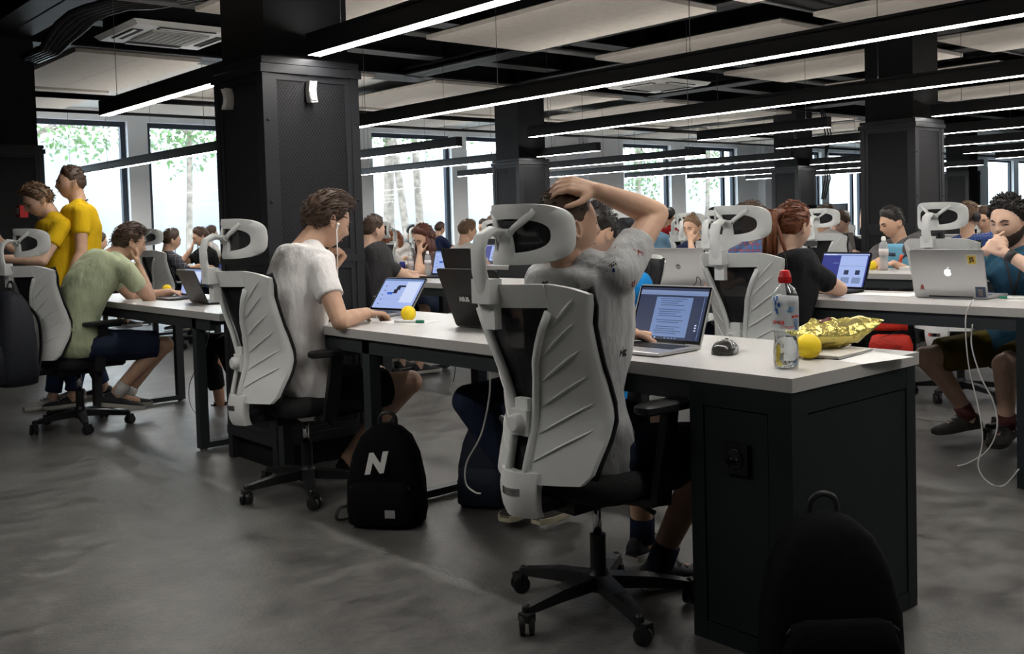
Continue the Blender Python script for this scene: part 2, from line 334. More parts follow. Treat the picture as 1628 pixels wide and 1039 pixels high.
# ------------------------------------------------------------------ linear pendant lights
M_led = mat('led_diffuser', (.9, .9, .9), .5, emit=(1, .965, .91), es=LED)
M_ledu = mat('added_uplight_glow', (.9, .9, .9), .5, emit=(1, .955, .89), es=LEDU)  # upward glow added to the pendants to brighten ceiling panels and bounce
M_lamp = mat('black_lamp_housing', (.016, .017, .02), .45)
ZL = 1.97; LW, LH = .078, .085
ORD = ['first', 'second', 'third', 'fourth', 'fifth', 'sixth', 'seventh', 'eighth', 'ninth', 'tenth']
def lamp(x0, x1, k, part):
    t = thing('pendant_strip_light', '%s black strip light hanging over the %s desk row' % (part, ORD[k]) if k >= 0 else 'added unseen strip light over the aisle in front of the first desk row', 'light', ((x0+x1)/2, row_y(k), ZL), group='strip lights over the desk rows')
    h = (x1-x0)/2; w = LW/2
    b = MB(); b.box(-h, h, -w, -w+.006, 0, LH+.016); b.box(-h, h, w-.006, w, 0, LH+.016); b.box(-h, h, -w, w, LH-.006, LH); b.build('housing', M_lamp, t)
    for s in (-1, 1): MB().box(s*h-.003, s*h+.003, -w, w, 0, LH+.016).build('end_cap', M_lamp, t)
    MB().box(-h+.004, h-.004, -w+.007, w-.007, -.001, .005).build('diffuser', M_led, t); MB().box(-h+.004, h-.004, -w+.007, w-.007, LH+.001, LH+.003).build('added_uplight', M_ledu, t)  # top glow surface is added, hidden from below by the housing
    n = max(2, int((x1-x0)/1.45)+1)
    for i in range(n):
        x = -h+.25+(2*h-.5)*i/(n-1); c = MB().tube([(x, 0, LH), (x, 0, ZC-ZL)], .0022, 5).build('cable', M_lamp, t)
        MB().lathe([(.004, LH), (.006, LH+.01), (.004, LH+.04)], (x, 0, 0), 8).build('cable_grip', M_chrome, c, True)
    return t
for k in range(0, 9):
    if k == 0: lamp(-3.9, -.4, -1, 'unseen')  # extra out-of-view strip added to brighten the near chairs and shirts
    cl = k % 3 == 0
    if cl:
        lamp(-2.83, 1.4, k, 'nearest'); lamp(-5.7 if k == 0 else -5.4, -3.46 if k == 0 else -3.85, k, 'middle'); 
        if k: lamp(-7.95, -6.9, k, 'short'); lamp(-12.1, -8.62, k, 'farthest')
    else:
        lamp(-5.82, 1.4, k, 'nearest'); lamp(-13.3 if k == 1 else -12.2, -6.95, k, 'farthest')
# ------------------------------------------------------------------ acoustic ceiling panels
M_pan = mat('beige_acoustic_board', (.52, .48, .43), .9, var=.06, vs=14, bump=.2, bs=120)
M_edge = mat('panel_edge', (.10, .095, .09), .8)
PZ = 2.725
def acoustic(x0, x1, y0, y1, lab, z=PZ):
    t = thing('acoustic_panel', lab, 'ceiling panel', ((x0+x1)/2, (y0+y1)/2, z), group='beige acoustic ceiling panels')
    L, W = (x1-x0)/2, (y1-y0)/2; n = max(1, round((x1-x0)/1.05)); n2 = 2
    for i in range(n):
        for j in range(n2):
            a, b = -L+2*L*i/n, -L+2*L*(i+1)/n; c, d = -W+2*W*j/n2, -W+2*W*(j+1)/n2
            MB().box(a+.0015, b-.0015, c+.0015, d-.0015, 0, .035).build('board', M_pan, t)
    MB().box(-L+.02, L-.02, -W+.02, W-.02, .035, .05).build('backing', M_edge, t)
    for sx in (-.7, .7):
        for sy in (-.7, .7): MB().tube([(sx*L, sy*W, .05), (sx*L, sy*W, ZC-z)], .0022, 5).build('hanger', M_lamp, t)
PX = [(-12.9, -10.75, 'by the windows'), (-10.55, -8.15, 'beyond the far columns'), (-5.53, -3.4, 'beyond the near column'), (-3.1, -.95, 'above the near desks'), (-.65, 1.5, 'nearest overhead')]
for k in range(-1, 9):
    for a, b, where in PX: acoustic(a, b, .94+2.04*k, 2.14+2.04*k, 'beige acoustic ceiling panel %s, %s' % (where, 'in front of the first light row' if k < 0 else 'right after the %s light row' % ORD[k]), PZ+(.1 if a < -8 else 0))
# ------------------------------------------------------------------ air conditioning cassettes
M_ac = mat('white_ac_plastic', (.88, .88, .86), .5); M_acg = mat('grey_ac_grille', (.52, .52, .50), .7); M_slot = mat('dark_slot', (.03, .03, .03), .8)
def cassette(label, x, y, z=2.76):
    t = thing('air_conditioner', label, 'air conditioner', (x, y, z)); h = .46
    def frustum(a, b, z0, z1): return MB().loft([[(-a, -a, z0), (a, -a, z0), (a, a, z0), (-a, a, z0)], [(-b, -b, z1), (b, -b, z1), (b, b, z1), (-b, b, z1)]])
    frustum(h*.92, h, 0, .035).build('bezel', M_ac, t); MB().box(-.4, .4, -.4, .4, .035, .28).build('casing', M_black, t)
    g = MB().box(-h*.52, h*.52, -h*.52, h*.52, -.012, .0).build('intake_grille', M_acg, t)
    for i in range(8): MB().box(-h*.48, h*.48, -h*.48+i*h*.12, -h*.48+i*h*.12+.02, -.016, -.012).build('louvre', M_acg, g)
    for sx in (-.38, .38):
        for sy in (-.38, .38): MB().tube([(sx, sy, .28), (sx, sy, ZC-z-.004)], .005, 6).build('threaded_rod', M_chrome, t, True)
    for k in range(4):
        o = MB().box(-h*.5, h*.5, -h*.86, -h*.66, -.006, .0).build('air_slot', M_slot, t); o.rotation_euler.z = k*PI/2
        f = MB().box(-h*.5, h*.5, -h*.84, -h*.78, -.014, -.008).build('flap', M_ac, t); f.rotation_euler.z = k*PI/2
for k, w_ in ((0, 'left of the big near column'), (3, 'in the middle of the ceiling'), (6, 'in the far right ceiling')): cassette('white ceiling air conditioner '+w_, -6.75, 1.25+6.12*k/3)
# ------------------------------------------------------------------ ceiling services: beams, pipes, trays
M_svc = mat('black_services', (.007, .007, .008), .55, spec=.3); M_svc2 = mat('grey_services', (.10, .10, .10), .5)
def beam(label, x0, x1, y0, y1, z0, z1, nm='ceiling_beam', cat='beam', m=None):
    b = MB(); b.box(x0, x1, y0, y1, z0, z0+.02); b.box(x0, x1, y0, y1, z1-.02, z1)
    if x1-x0 > y1-y0: c = (y0+y1)/2; b.box(x0, x1, c-.01, c+.01, z0, z1)
    else: c = (x0+x1)/2; b.box(c-.01, c+.01, y0, y1, z0, z1)
    return tag(b.build(nm, m or M_svc), label, cat)
for i, x in enumerate((-3.3, -8.45)): beam('deep black ceiling beam across the rows on the %s column line' % ('near' if i == 0 else 'far'), x-.02, x+.42, YN, YF, 2.86, ZC)
for i, x in enumerate((-5.9, -.8, -7.4)): beam('black ceiling beam across the rows %s' % ('between the column lines', 'above the nearest desks', 'beside the air conditioners')[i], x-.12, x+.12, YN, YF, 2.95, ZC)
for k in (0, 3, 6): beam('black ceiling beam along the %s desk row' % ORD[k], XW+.1, XE, row_y(k)-.2, row_y(k)+.2, 2.9, ZC-.02)
for k in (1, 2, 4, 5): beam('narrow black cable tray along the %s desk row' % ORD[k], -8.1, XE, row_y(k)+.1, row_y(k)+.38, 2.86, 2.94, 'cable_tray', 'cable tray')
def pipe(label, pts, r, m=None, nm='ceiling_pipe', cat='pipe'): return tag(MB().tube(pts, r, 10).build(nm, m or M_svc, None, True), label, cat)
pipe('black sprinkler pipe crossing under the far ceiling panels', [(-8.75, .2, 2.5), (-8.75, YF, 2.5)], .028)
pipe('thin black sprinkler pipe nearer the windows', [(-11.0, .2, 2.62), (-11.0, YF, 2.62)], .02)
pipe('grey conduit crossing beyond the near column', [(-5.75, -4, 2.82), (-5.75, YF, 2.82)], .03, M_svc2)
pipe('thin grey conduit crossing above the near desks', [(-3.2, -4, 2.80), (-3.2, YF, 2.80)], .014, M_svc2)
pipe('black conduit running along the second desk row', [(-8, 2.9, 2.84), (XE, 2.9, 2.84)], .022)
for i in range(5):
    A = AX(68+6*i, 76+1.5*i, -6.6); B_ = AX(92+9*i, 38+3*i, -6.4); C_ = AX(135+9*i, 12+2*i, -6.2); D_ = AX(225+4*i, -2+3*i, -5.9); E_ = A+V((-.35, -.05, -.02))
    pipe('%s glossy black hose of the bundle curving down by the left column' % ('leftmost', 'second from left', 'middle', 'fourth', 'rightmost')[i], [E_, A, (A+B_)/2+V((0, 0, .01)), B_, (B_+C_)/2+V((0, 0, .02)), C_, (C_+D_)/2+V((0, 0, .02)), D_, D_+V((.9, .8, .1))], .026, mat('black_hose', (.015, .015, .017), .25), 'cable_hose', 'hose')
for i in range(3):
    x, y = -7.95, row_y(6)+.3+i*.05
    pipe('loose black cable hanging beside the far column, %s strand' % ('left', 'middle', 'right')[i], [(x, y, ZC), (x, y, 2.9), (x+.05, y+.06+.04*i, 2.5), (x, y+.14-.05*i, 2.1), (x+.02, y+.08+.03*i, 1.75), (x, y, 1.4)], .012, None, 'hanging_cable', 'cable')
s = thing('fire_alarm', 'small red fire alarm box on the black wall by the people in yellow', 'fire alarm', tuple(AY(36, 336, .058)))
MB().box(-.055, .055, -.035, .024, -.045, .045).build('box', M_red, s); MB().box(-.025, .03, -.038, -.035, -.02, .03).build('label_plate', M_paper, s)
# ================================================================== desks
M_leg = mat('anthracite_steel', (.034, .040, .044), .42, .1)
TZ = .74; TT = .036; DD = .64
def desk(label, x0, x1, k, frames, notch=0):
    y0 = 2.04*k if k else 0.0
    if k == 1: y0 = 2.08
    t = thing('desk', label, 'desk', (x0, y0, 0)); L = x1-x0
    b = MB()
    if notch: b.box(0, L, 0, .062, TZ-TT, TZ); b.box(0, L-notch, .062, DD, TZ-TT, TZ)
    else: b.box(0, L, 0, DD, TZ-TT, TZ)
    b.build('tabletop', M_desk, t)
    for yy in (.02, DD-.05): MB().box(.04, L-.04-notch, yy, yy+.03, TZ-TT-.06, TZ-TT).build('apron', M_leg, t)
    for fx in frames:
        x = fx-x0
        for yy in (.02, DD-.07):
            MB().box(x-.025, x+.025, yy, yy+.05, .012, TZ-TT).build('leg', M_leg, t)
            MB().lathe([(.02, 0), (.02, .008), (.01, .014)], (x, yy+.025, 0), 10).build('leveller', M_chrome, t, True)
        MB().box(x-.025, x+.025, .07, DD-.07, .012, .042).build('foot_bar', M_leg, t)
        MB().box(x-.025, x+.025, .07, DD-.07, TZ-TT-.05, TZ-TT).build('top_bar', M_leg, t)
    return t
def cabinet(label, k):
    y0 = 2.08 if k == 1 else 2.04*k
    t = thing('desk_cabinet', label, 'cabinet', (-.325, y0, 0)); W, D, H = .322, .622, TZ-TT-.001
    b = MB(); g = .012
    b.box(0, .045, 0, .02, 0, H); b.box(W-.07, W, 0, .07, 0, H); b.box(W-.045, W, D-.05, D, 0, H)
    b.box(.045, W-.07, .001, .02, H-.06, H); b.box(.045, W-.07, .001, .02, 0, .05); b.box(W-.02, W-.001, .07, D-.05, H-.06, H); b.box(W-.02, W-.001, .07, D-.05, 0, .05)
    b.box(0, W-.045, D-.02, D, 0, H); b.box(0, .02, .02, D-.02, 0, H); b.box(.021, W-.0215, .0205, D-.0205, .002, H-.002)
    b.build('body', M_cab, t)
    MB().box(.049, W-.074, .003, .019, .054, H-.064).build('door', M_cab, t)
    MB().box(W-.019, W-.003, .074, D-.054, .054, H-.064).build('end_panel', M_cab, t)
    s = MB().box(.115, .195, -.012, .003, .475, .555).build('power_socket', M_black, t)
    MB().lathe([(.027, 0), (.027, .004), (.022, .004), (.02, .002)], (0, 0, 0), 20).build('socket_ring', mat('black_gloss', (.004, .004, .005), .2), s, True)
    r = s.children[0]; r.location = (.155, -.0115, .515); r.rotation_euler.x = PI/2
    for dx in (-.009, .009): MB().cap((.155+dx, -.0145, .515), (.155+dx, -.012, .515), .0025, .0025, 8).build('contact', M_chrome, s, True)
    return t
desk('near white desk in the foreground with the open silver laptop', -2.82, 0, 0, (-1.98, -2.72))
desk('white desk with dark legs left of the big near column', -5.62, -3.27, 0, (-3.63, -5.25), .125)
cabinet('anthracite cabinet under the end of the near desk, power socket on its front', 0)
desk('white desk of the second row where the bearded man sits', -2.8, 0, 1, (-2.0,)); cabinet('anthracite cabinet under the second desk row at the right edge', 1)
desk('white desk of the second row behind the big column', -5.6, -2.84, 1, (-3.4, -5.0)); desk('far white desk of the second row by the windows', -11.5, -5.64, 1, (-6.2, -8.0, -9.6, -11.2))
desk('white desk of the third row in front of the man in the printed grey T-shirt', -2.8, 0, 2, (-2.6, -.9)); desk('middle white desk of the third row', -5.6, -2.84, 2, (-3.4, -5.)); desk('far white desk of the third row by the windows', -11.5, -5.64, 2, (-6.2, -8., -9.6, -11.2))
for k in range(3, 8):
    cl = k % 3 == 0
    desk('right hand white desk of the %s row' % ORD[k], -2.8, 0, k, (-2.6, -.9)); desk('middle white desk of the %s row' % ORD[k], -5.6, -3.42 if cl else -2.84, k, (-3.6, -5.))
    desk('far white desk of the %s row' % ORD[k], -11.5 if not cl else -7.9, -5.64, k, (-6.2, -7.6))
# ================================================================== office chair (built once, then copied)
SP = [(.335, -.295), (.37, -.312), (.42, -.318), (.50, -.30), (.58, -.278), (.64, -.275), (.72, -.295), (.80, -.325), (.88, -.352), (.94, -.372), (.985, -.385)]   # spine (z, y)
def lerp(tab, z):
    if z <= tab[0][0]: return tab[0][1]
    for (a, p), (b, q) in zip(tab, tab[1:]):
        if z <= b: return p+(q-p)*(z-a)/(b-a)
    return tab[-1][1]
OUT = [(.33, .09), (.43, .155), (.45, .185), (.55, .205), (.62, .214), (.75, .208), (.88, .214), (.93, .226), (.955, .230), (.975, .224), (.99, .205)]   # outer half width
INN = [(.33, .0), (.455, .034), (.60, .042), (.66, .05), (.78, .08), (.86, .115), (.905, .142), (.925, .142)]  # half width of the opening
def bk(x, z): return V((x, lerp(SP, z)+.125*(abs(x)/.215)**1.7, z))
M_rib = M_plas
def make_chair():
    t = thing('office_chair', 'white', 'chair')
    b = MB()                                                       # five star base
    hub = MB(); hub.lathe([(.028, .055), (.036, .06), (.036, .105), (.03, .112), (.026, .125)], n=16); hub.build('hub', M_blkp, t, auto=40)
    for i in range(5):
        a = math.radians(-94+72*i); d = V((math.cos(a), math.sin(a), 0)); R = .27
        st = MB(); st.bar(d*.02+V((0, 0, .088)), d*.15+V((0, 0, .082)), .052, .04, w2=.046, h2=.034); st.bar(d*.15+V((0, 0, .082)), d*R+V((0, 0, .066)), .046, .034, w2=.03, h2=.022); st.cap(d*R+V((0, 0, .05)), d*R+V((0, 0, .07)), .014, .014, 10)
        st.build('base_arm', M_blkp, t, auto=35)
        ws = MB(); w_ = V((math.cos(a+.9), math.sin(a+.9), 0)); ax = w_.cross(V((0, 0, 1))); c = d*R+w_*.012+V((0, 0, .027))
        for s_ in (-1, 1): ws.tube([c+ax*(s_*.005), c+ax*(s_*.007), c+ax*(s_*.019), c+ax*(s_*.022)], [.022, .027, .027, .02], 14)
        ws.bar(c+V((0, 0, .012)), c+V((0, 0, .034)), .03, .04); ws.build('caster', M_blkp, t, auto=40)
    MB().tube([(0, 0, .1), (0, 0, .225)], .024, 14).build('gas_cover', M_blkp, t, auto=40)
    MB().tube([(0, 0, .22), (0, 0, .335)], .0135, 12).build('gas_rod', M_chrome, t, True)
    m = MB(); m.box(-.07, .07, -.16, .11, .325, .362); m.box(-.035, .035, -.30, -.14, .345, .375); m.build('mechanism', M_blkp, t)
    m = MB(); m.tube([(.05, .02, .34), (.13, .03, .335), (.19, .04, .315)], [.006, .006, .008], 8); m.build('lever', M_blkp, t, True)
    se = MB(); rings = []
    for z, g in ((.362, .06), (.368, .015), (.385, 0), (.415, 0), (.432, .012), (.442, .045)):
        pts = []
        for j in range(32):
            a = 2*PI*j/32; cx, sy = math.cos(a), math.sin(a); e = .45
            X = (.215-g)*math.copysign(abs(cx)**e, cx); Y = (.21-g)*math.copysign(abs(sy)**e, sy)+.02
            zz = z-(.018*max(0, (Y-.1)/.13)**2)+(.01*(abs(X)/.2)**2 if z > .42 else 0)
            pts.append((X, Y, zz))
        rings.append(pts)
    se.loft(rings); se.build('seat', M_fab, t, auto=60)
    for s_ in (-1, 1):                                             # armrests
        a = MB(); a.bar((s_*.1, .0, .35), (s_*.245, -.0, .365), .06, .02); a.bar((s_*.25, -.005, .36), (s_*.262, .03, .625), .062, .026, up=(1, 0, 0), w2=.05, h2=.022); ar = a.build('armrest', M_blkp, t)
        p = MB(); rg = []
        for z, g in ((.62, .008), (.626, 0), (.642, 0), (.648, .008)):
            rg.append([(s_*.262+(.038-g)*math.copysign(abs(math.cos(q))**.5, math.cos(q)), .03+(.125-g)*math.copysign(abs(math.sin(q))**.5, math.sin(q)), z) for q in [2*PI*j/24 for j in range(24)]])
        p.loft(rg); p.build('arm_pad', M_blkp, ar, auto=50)
    for s_ in (-1, 1):                                             # ribbed side panels of the back shell
        def pf(u, v, s_=s_):
            z = .44+(.985-.03*u*u-.44+.012*u*(1-v))*v; i = lerp(INN, z); o = lerp(OUT, z)
            if z > .905: i = .142
            return bk(s_*(i+(o-i)*u), z)+V((0, -.004, 0))
        if s_ > 0: fn = pf
        else: fn = lambda u, v: pf(1-u, v)
        p = MB(); p.slab(fn, 7, 20, (0, .018, 0)); pn = p.build('back_panel', M_plas, t, auto=50)
        r = MB()
        for q in range(6):
            z0 = .50+.073*q; i0 = lerp(INN, z0)+.016; z1 = min(z0+.085, .945); o1 = lerp(OUT, z1)-.03
            pts = []
            for e in range(6): f = e/5; pts.append(bk(s_*(i0+(o1-i0)*f), z0+(z1-z0)*f)+V((0, -.006, 0)))
            r.tube(pts, [.001, .0035, .0035, .0035, .0035, .001], 6)
        r.build('ribs', M_rib, pn, True)
        ed = MB(); ed.tube([bk(s_*lerp(INN, z), z)+V((0, -.006, 0)) for z in [.45+.046*j for j in range(11)]], [.011]*11, 8); ed.build('inner_rim', M_plas, pn, True)
        mz = MB(); mz.tube([bk(s_*(lerp(OUT, z)+.003), z)+V((0, .018, 0)) for z in [.45+.0525*j for j in range(11)]], .006, 6); mz.build('mesh_edge', M_fab, pn, True)
    p = MB(); p.slab(lambda u, v: bk(-.146+.292*u, .922+.063*v)+V((0, -.006, 0)), 10, 3, (0, .022, 0)); p.build('top_bar', M_plas, t, auto=50)
    p = MB(); p.slab(lambda u, v: bk((-1+2*u)*(.062+.012*v), .345+.125*v)+V((0, -.012-.012*math.sin(PI*u), 0)), 6, 6, (0, .03, 0)); p.build('lower_spine', M_plas, t, auto=50)
    bd = MB(); bd.slab(lambda u, v: bk((-1+2*u)*.05, .408+.02*v)+V((0, -.0145-.012*math.sin(PI*u), 0)), 6, 1, (0, .003, 0)); bd.build('badge', mat('chrome_badge', (.75, .75, .78), .15, 1., var=.5, vs=60), t)
    n = MB(); n.slab(lambda u, v: bk((-1+2*u)*lerp(OUT, .45+.52*v)*.99, .45+.52*v)+V((0, .022, 0)), 10, 14, (0, .006, 0)); n.build('back_mesh', M_net, t, True)
    l = MB(); l.box(-.034, .034, -.297, -.268, .565, .635); l.box(-.026, .026, -.285, -.262, .63, .665); lb = l.build('lumbar_block', M_plas, t)
    MB().tube([(0, -.292, .60), (0, -.315, .60), (0, -.322, .60)], [.026, .026, .02], 14).build('lumbar_knob', M_plas, lb, auto=40)
    st = MB(); st.tube([(0, -.372, .90), (0, -.402, .955), (0, -.418, 1.02), (0, -.42, 1.075), (0, -.408, 1.11), (0, -.375, 1.127), (0, -.34, 1.122)], [.026, .03, .028, .027, .027, .026, .022], 14, flat=.5); st.box(-.036, .036, -.418, -.372, .935, 1.0); st.box(-.026, .026, -.392, -.368, .865, .94); sm = st.build('headrest_stem', M_plas, t, auto=40)
    # headrest ring with mesh
    HW, HH, HZ = .152, .082, 1.115
    def hr(x, z): return V((x, -.325+.105*(abs(x)/HW)**1.8-.012*((z-HZ)/HH)**2+.0*(z-HZ), z))
    def sup(a, w_, h_, e=.62):
        c, s = math.cos(a), math.sin(a); return (w_*math.copysign(abs(c)**e, c), HZ+h_*math.copysign(abs(s)**e, s))
    N = 40; lo, li = [], []
    for j in range(N):
        a = 2*PI*j/N; lo.append(sup(a, HW, HH, .5)); x, z = sup(a, HW*.75, HH*.56, .72); li.append((x, z-.004))
    f = [hr(*p) for p in lo]; g = [hr(*p) for p in li]; T = V((0, .016, 0)); D = V((0, -.006, 0)); md = [hr((a[0]+b_[0])/2, (a[1]+b_[1])/2)+D for a, b_ in zip(lo, li)]
    R_ = MB(); rings = [[f[j], md[j], g[j], g[j]+T, f[j]+T] for j in range(N)]
    vs = [p for r in rings for p in r]; fs = []
    for j in range(N):
        k = (j+1) % N
        for q in range(5): fs.append((j*5+q, k*5+q, k*5+(q+1) % 5, j*5+(q+1) % 5))
    R_.add(vs, fs); R_.slab(lambda u, v: hr((-1+2*u)*(.02+.012*(1-v)), HZ-.062+.056*v)+V((0, -.004, 0)), 4, 4, (0, .014, 0)); hd = R_.build('headrest', M_plas, t, auto=60)
    for s_ in (-1, 1):
        q = MB(); q.tube([hr(s_*.008, HZ-.014)+V((0, -.008, 0)), hr(s_*.034, HZ+.016)+V((0, -.006, 0)), hr(s_*.084, HZ+.062)+V((0, .005, 0))], [.011, .0095, .012], 8); q.build('headrest_strut', M_plas, hd, True)
    MB().tube([(-.03, -.333, HZ+.004), (.03, -.333, HZ+.004)], .012, 12).build('pivot', M_plas, hd, auto=40)
    MB().tube([(.03, -.333, HZ+.004), (.0325, -.333, HZ+.004)], .006, 8).build('pivot_screw', M_chrome, hd, auto=40)
    q = MB(); q.slab(lambda u, v: hr(HW*.8*(-1+2*u), HZ-.004+HH*.64*(-1+2*v)*math.sqrt(max(.05, 1-(-1+2*u)**4)))+V((0, .008, 0)), 12, 4, (0, .004, 0)); q.build('headrest_mesh', M_net, hd, True)
    return t
CH = make_chair(); _first = [True]
def chair(label, x, y, rz=0., sc=1.0, group=None):
    if _first[0]: _first[0] = False; o = CH; o.location = (x, y, 0); o.rotation_euler.z = rz; o.scale = (sc,)*3; o['label'] = label; return o
    o = copy_tree(CH, (x, y, 0), rz, label, group, sc=sc)
    if group is None and 'group' in o: del o['group']
    return o
D2 = math.radians
chair('white framed office chair in the foreground with the man holding his head', -.64, -.05, D2(0))
chair('white framed office chair of the man in the white T-shirt', -2.45, .0, D2(-4))
chair('white framed office chair with a dark backpack hung on its back', -4.82, -.2, D2(10))
chair('white framed office chair of the woman with the ponytail', -1.36, 1.88, D2(0))
chair('white framed office chair behind the laptop covered in stickers', AY(1472, 380, 3.5).x, 3.92, D2(0))
chair('white framed office chair half hidden behind the chair of the ponytail woman', AY(1124, 385, 3.4).x, 3.8, D2(0))
_s = chair('white framed office chair with a dark sticker on its back', AY(1291, 378, 5.4).x, 5.8, D2(0))
MB().prism([(.075*math.copysign(abs(math.cos(q))**.7, math.cos(q)), .024*math.copysign(abs(math.sin(q))**.7, math.sin(q))) for q in [2*PI*j/20 for j in range(20)]], (0, -.43, .90), (1, 0, 0), (0, .25, 1), (0, 1, 0), .002).build('sticker', M_blkp, _s)
chair('black backed chair of the man in the blue shirt', -1.64, .96, PI+.15)
chair('white framed office chair of the man in the grey T-shirt behind the column', -5.0, 1.9, D2(2))
chair('white framed office chair of the man in the dark plaid shirt', AY(214, 385, 1.5).x, 1.9, D2(8))
# ================================================================== people
M_skin = mat('skin', (.53, .33, .23), .55, var=.08, vs=20, spec=.3); M_skin2 = mat('tanned_skin', (.46, .26, .18), .55, var=.1, vs=20, spec=.3); M_skin3 = mat('fair_skin', (.58, .38, .28), .55, var=.08, vs=20, spec=.3)
TXC = bpy.data.textures.new('fold_noise', 'CLOUDS'); TXC.noise_scale = .11; TXC.noise_depth = 2
def lat(J): return ((J['sR']-J['sL']).normalized(), (J['hR']-J['hL']).normalized())
def catmull(P, n):
    out = []
    for i in range(len(P)-1):
        a, b, c, d = P[max(i-1, 0)], P[i], P[i+1], P[min(i+2, len(P)-1)]
        for k in range(n):
            t = k/n; out.append(.5*((2*b)+(-a+c)*t+(2*a-5*b+4*c-d)*t*t+(-a+3*b-3*c+d)*t**3))
    return out+[P[-1]]
def torso(mb, J, inf=0., top=True, bot=-.06, fat=1.0):
    S, H = lat(J); pel, che, nek = J['pel'], J['che'], J['nek']; wai = J.get('wai', (pel+che)/2)
    up0 = (wai-pel).normalized(); sp = catmull([pel+up0*bot, pel, wai, che, nek-(nek-che).normalized()*.045, nek], 3)
    A = [.135, .15, .16, .165, .155, .146, .14, .143, .15, .158, .163, .165, .165, .155, .12, .075]
    B = [.09, .102, .112, .115, .11, .104, .102, .106, .112, .115, .113, .108, .098, .086, .074, .06]
    rings = []; n = len(sp)
    for i, p in enumerate(sp):
        t = i/(n-1); d = (sp[min(i+1, n-1)]-sp[max(i-1, 0)]).normalized(); x = H.lerp(S, t); x = (x-d*x.dot(d)).normalized(); y = d.cross(x)
        k = min(len(A)-1, int(t*(len(A)-1)+.5)); a, b = A[k]*fat+inf, B[k]*(fat if k < 10 else 1)+inf
        rings.append([p+x*a*math.copysign(abs(math.cos(q))**.85, math.cos(q))+y*b*math.copysign(abs(math.sin(q))**.85, math.sin(q)) for q in [2*PI*j/20 for j in range(20)]])
    mb.loft(rings)
def headsurf(d):
    x, y, z = d; p = V((x*.0735, y*.092, z*.111))
    if z < 0: p.x *= 1-.30*z*z; 
    if z < -.15 and y < .1: p.y *= 1-.45*(-z-.15)*min(1, (.1-y)*2)
    if z > .3: p.x *= 1-.06*(z-.3)
    if y > 0:
        g = lambda cx, cz, sx, sz: math.exp(-((x-cx)/sx)**2-((z-cz)/sz)**2)
        p.y += .021*g(0, -.17, .16, .13)+.010*g(0, .02, .12, .2)+.005*g(0, .22, .5, .09)
        p.y -= .009*(g(.36, .04, .2, .11)+g(-.36, .04, .2, .11))
        p.y += .006*g(0, -.46, .25, .07)-.003*g(0, -.52, .3, .03)+.009*g(0, -.78, .3, .16)
        p.x += math.copysign(.004, x)*g(math.copysign(.62, x), -.15, .2, .2)
    return p
class Head:
    def __init__(s, c, f, u, k=1.0):
        s.c = V(c); s.f = V(f).normalized(); s.r = s.f.cross(V(u)).normalized(); s.u = s.r.cross(s.f); s.k = k
    def w(s, p): return s.c+(s.r*p[0]+s.f*p[1]+s.u*p[2])*s.k
    def at(s, d, off=0.):
        d = V(d).normalized(); p = headsurf(d); return s.w(p*(1+off/max(p.length, .01)))
    def grid(s, mb, fn, n=40, m=30):
        rings = []
        for i in range(1, m):
            t = PI*i/m-PI/2; rings.append([fn(V((math.cos(t)*math.cos(a), math.cos(t)*math.sin(a), math.sin(t)))) for a in [2*PI*j/n for j in range(n)]])
        mb.loft(rings)
    def skin(s, mb):
        s.grid(mb, lambda d: s.at(d))
        for q in (-1, 1):
            c = s.w((q*.0735, -.012, -.004)); a = (s.u*.95-s.f*.25).normalized(); b = (s.f*.9+s.u*.2+s.r*q*-.35).normalized(); e = s.r*q
            pts = [c+a*.026*math.cos(t)+b*(.013*math.sin(t)-.004)+e*(.012+.004*math.cos(t*1.0)) for t in [2*PI*j/12 for j in range(13)]]
            mb.tube([p for p in pts], .0048, 6); mb.ell(c+e*.002, a*.024, b*.012, e*.007, 10, 6)
            mb.cap(c-a*.022+b*.003+e*.008, c-a*.024+e*.002, .006, .006, 8)
HL = [(-1, -.5), (-.5, -.4), (-.15, -.12), (.1, .0), (.3, .22), (.5, .52), (.7, .70), (1, .76)]
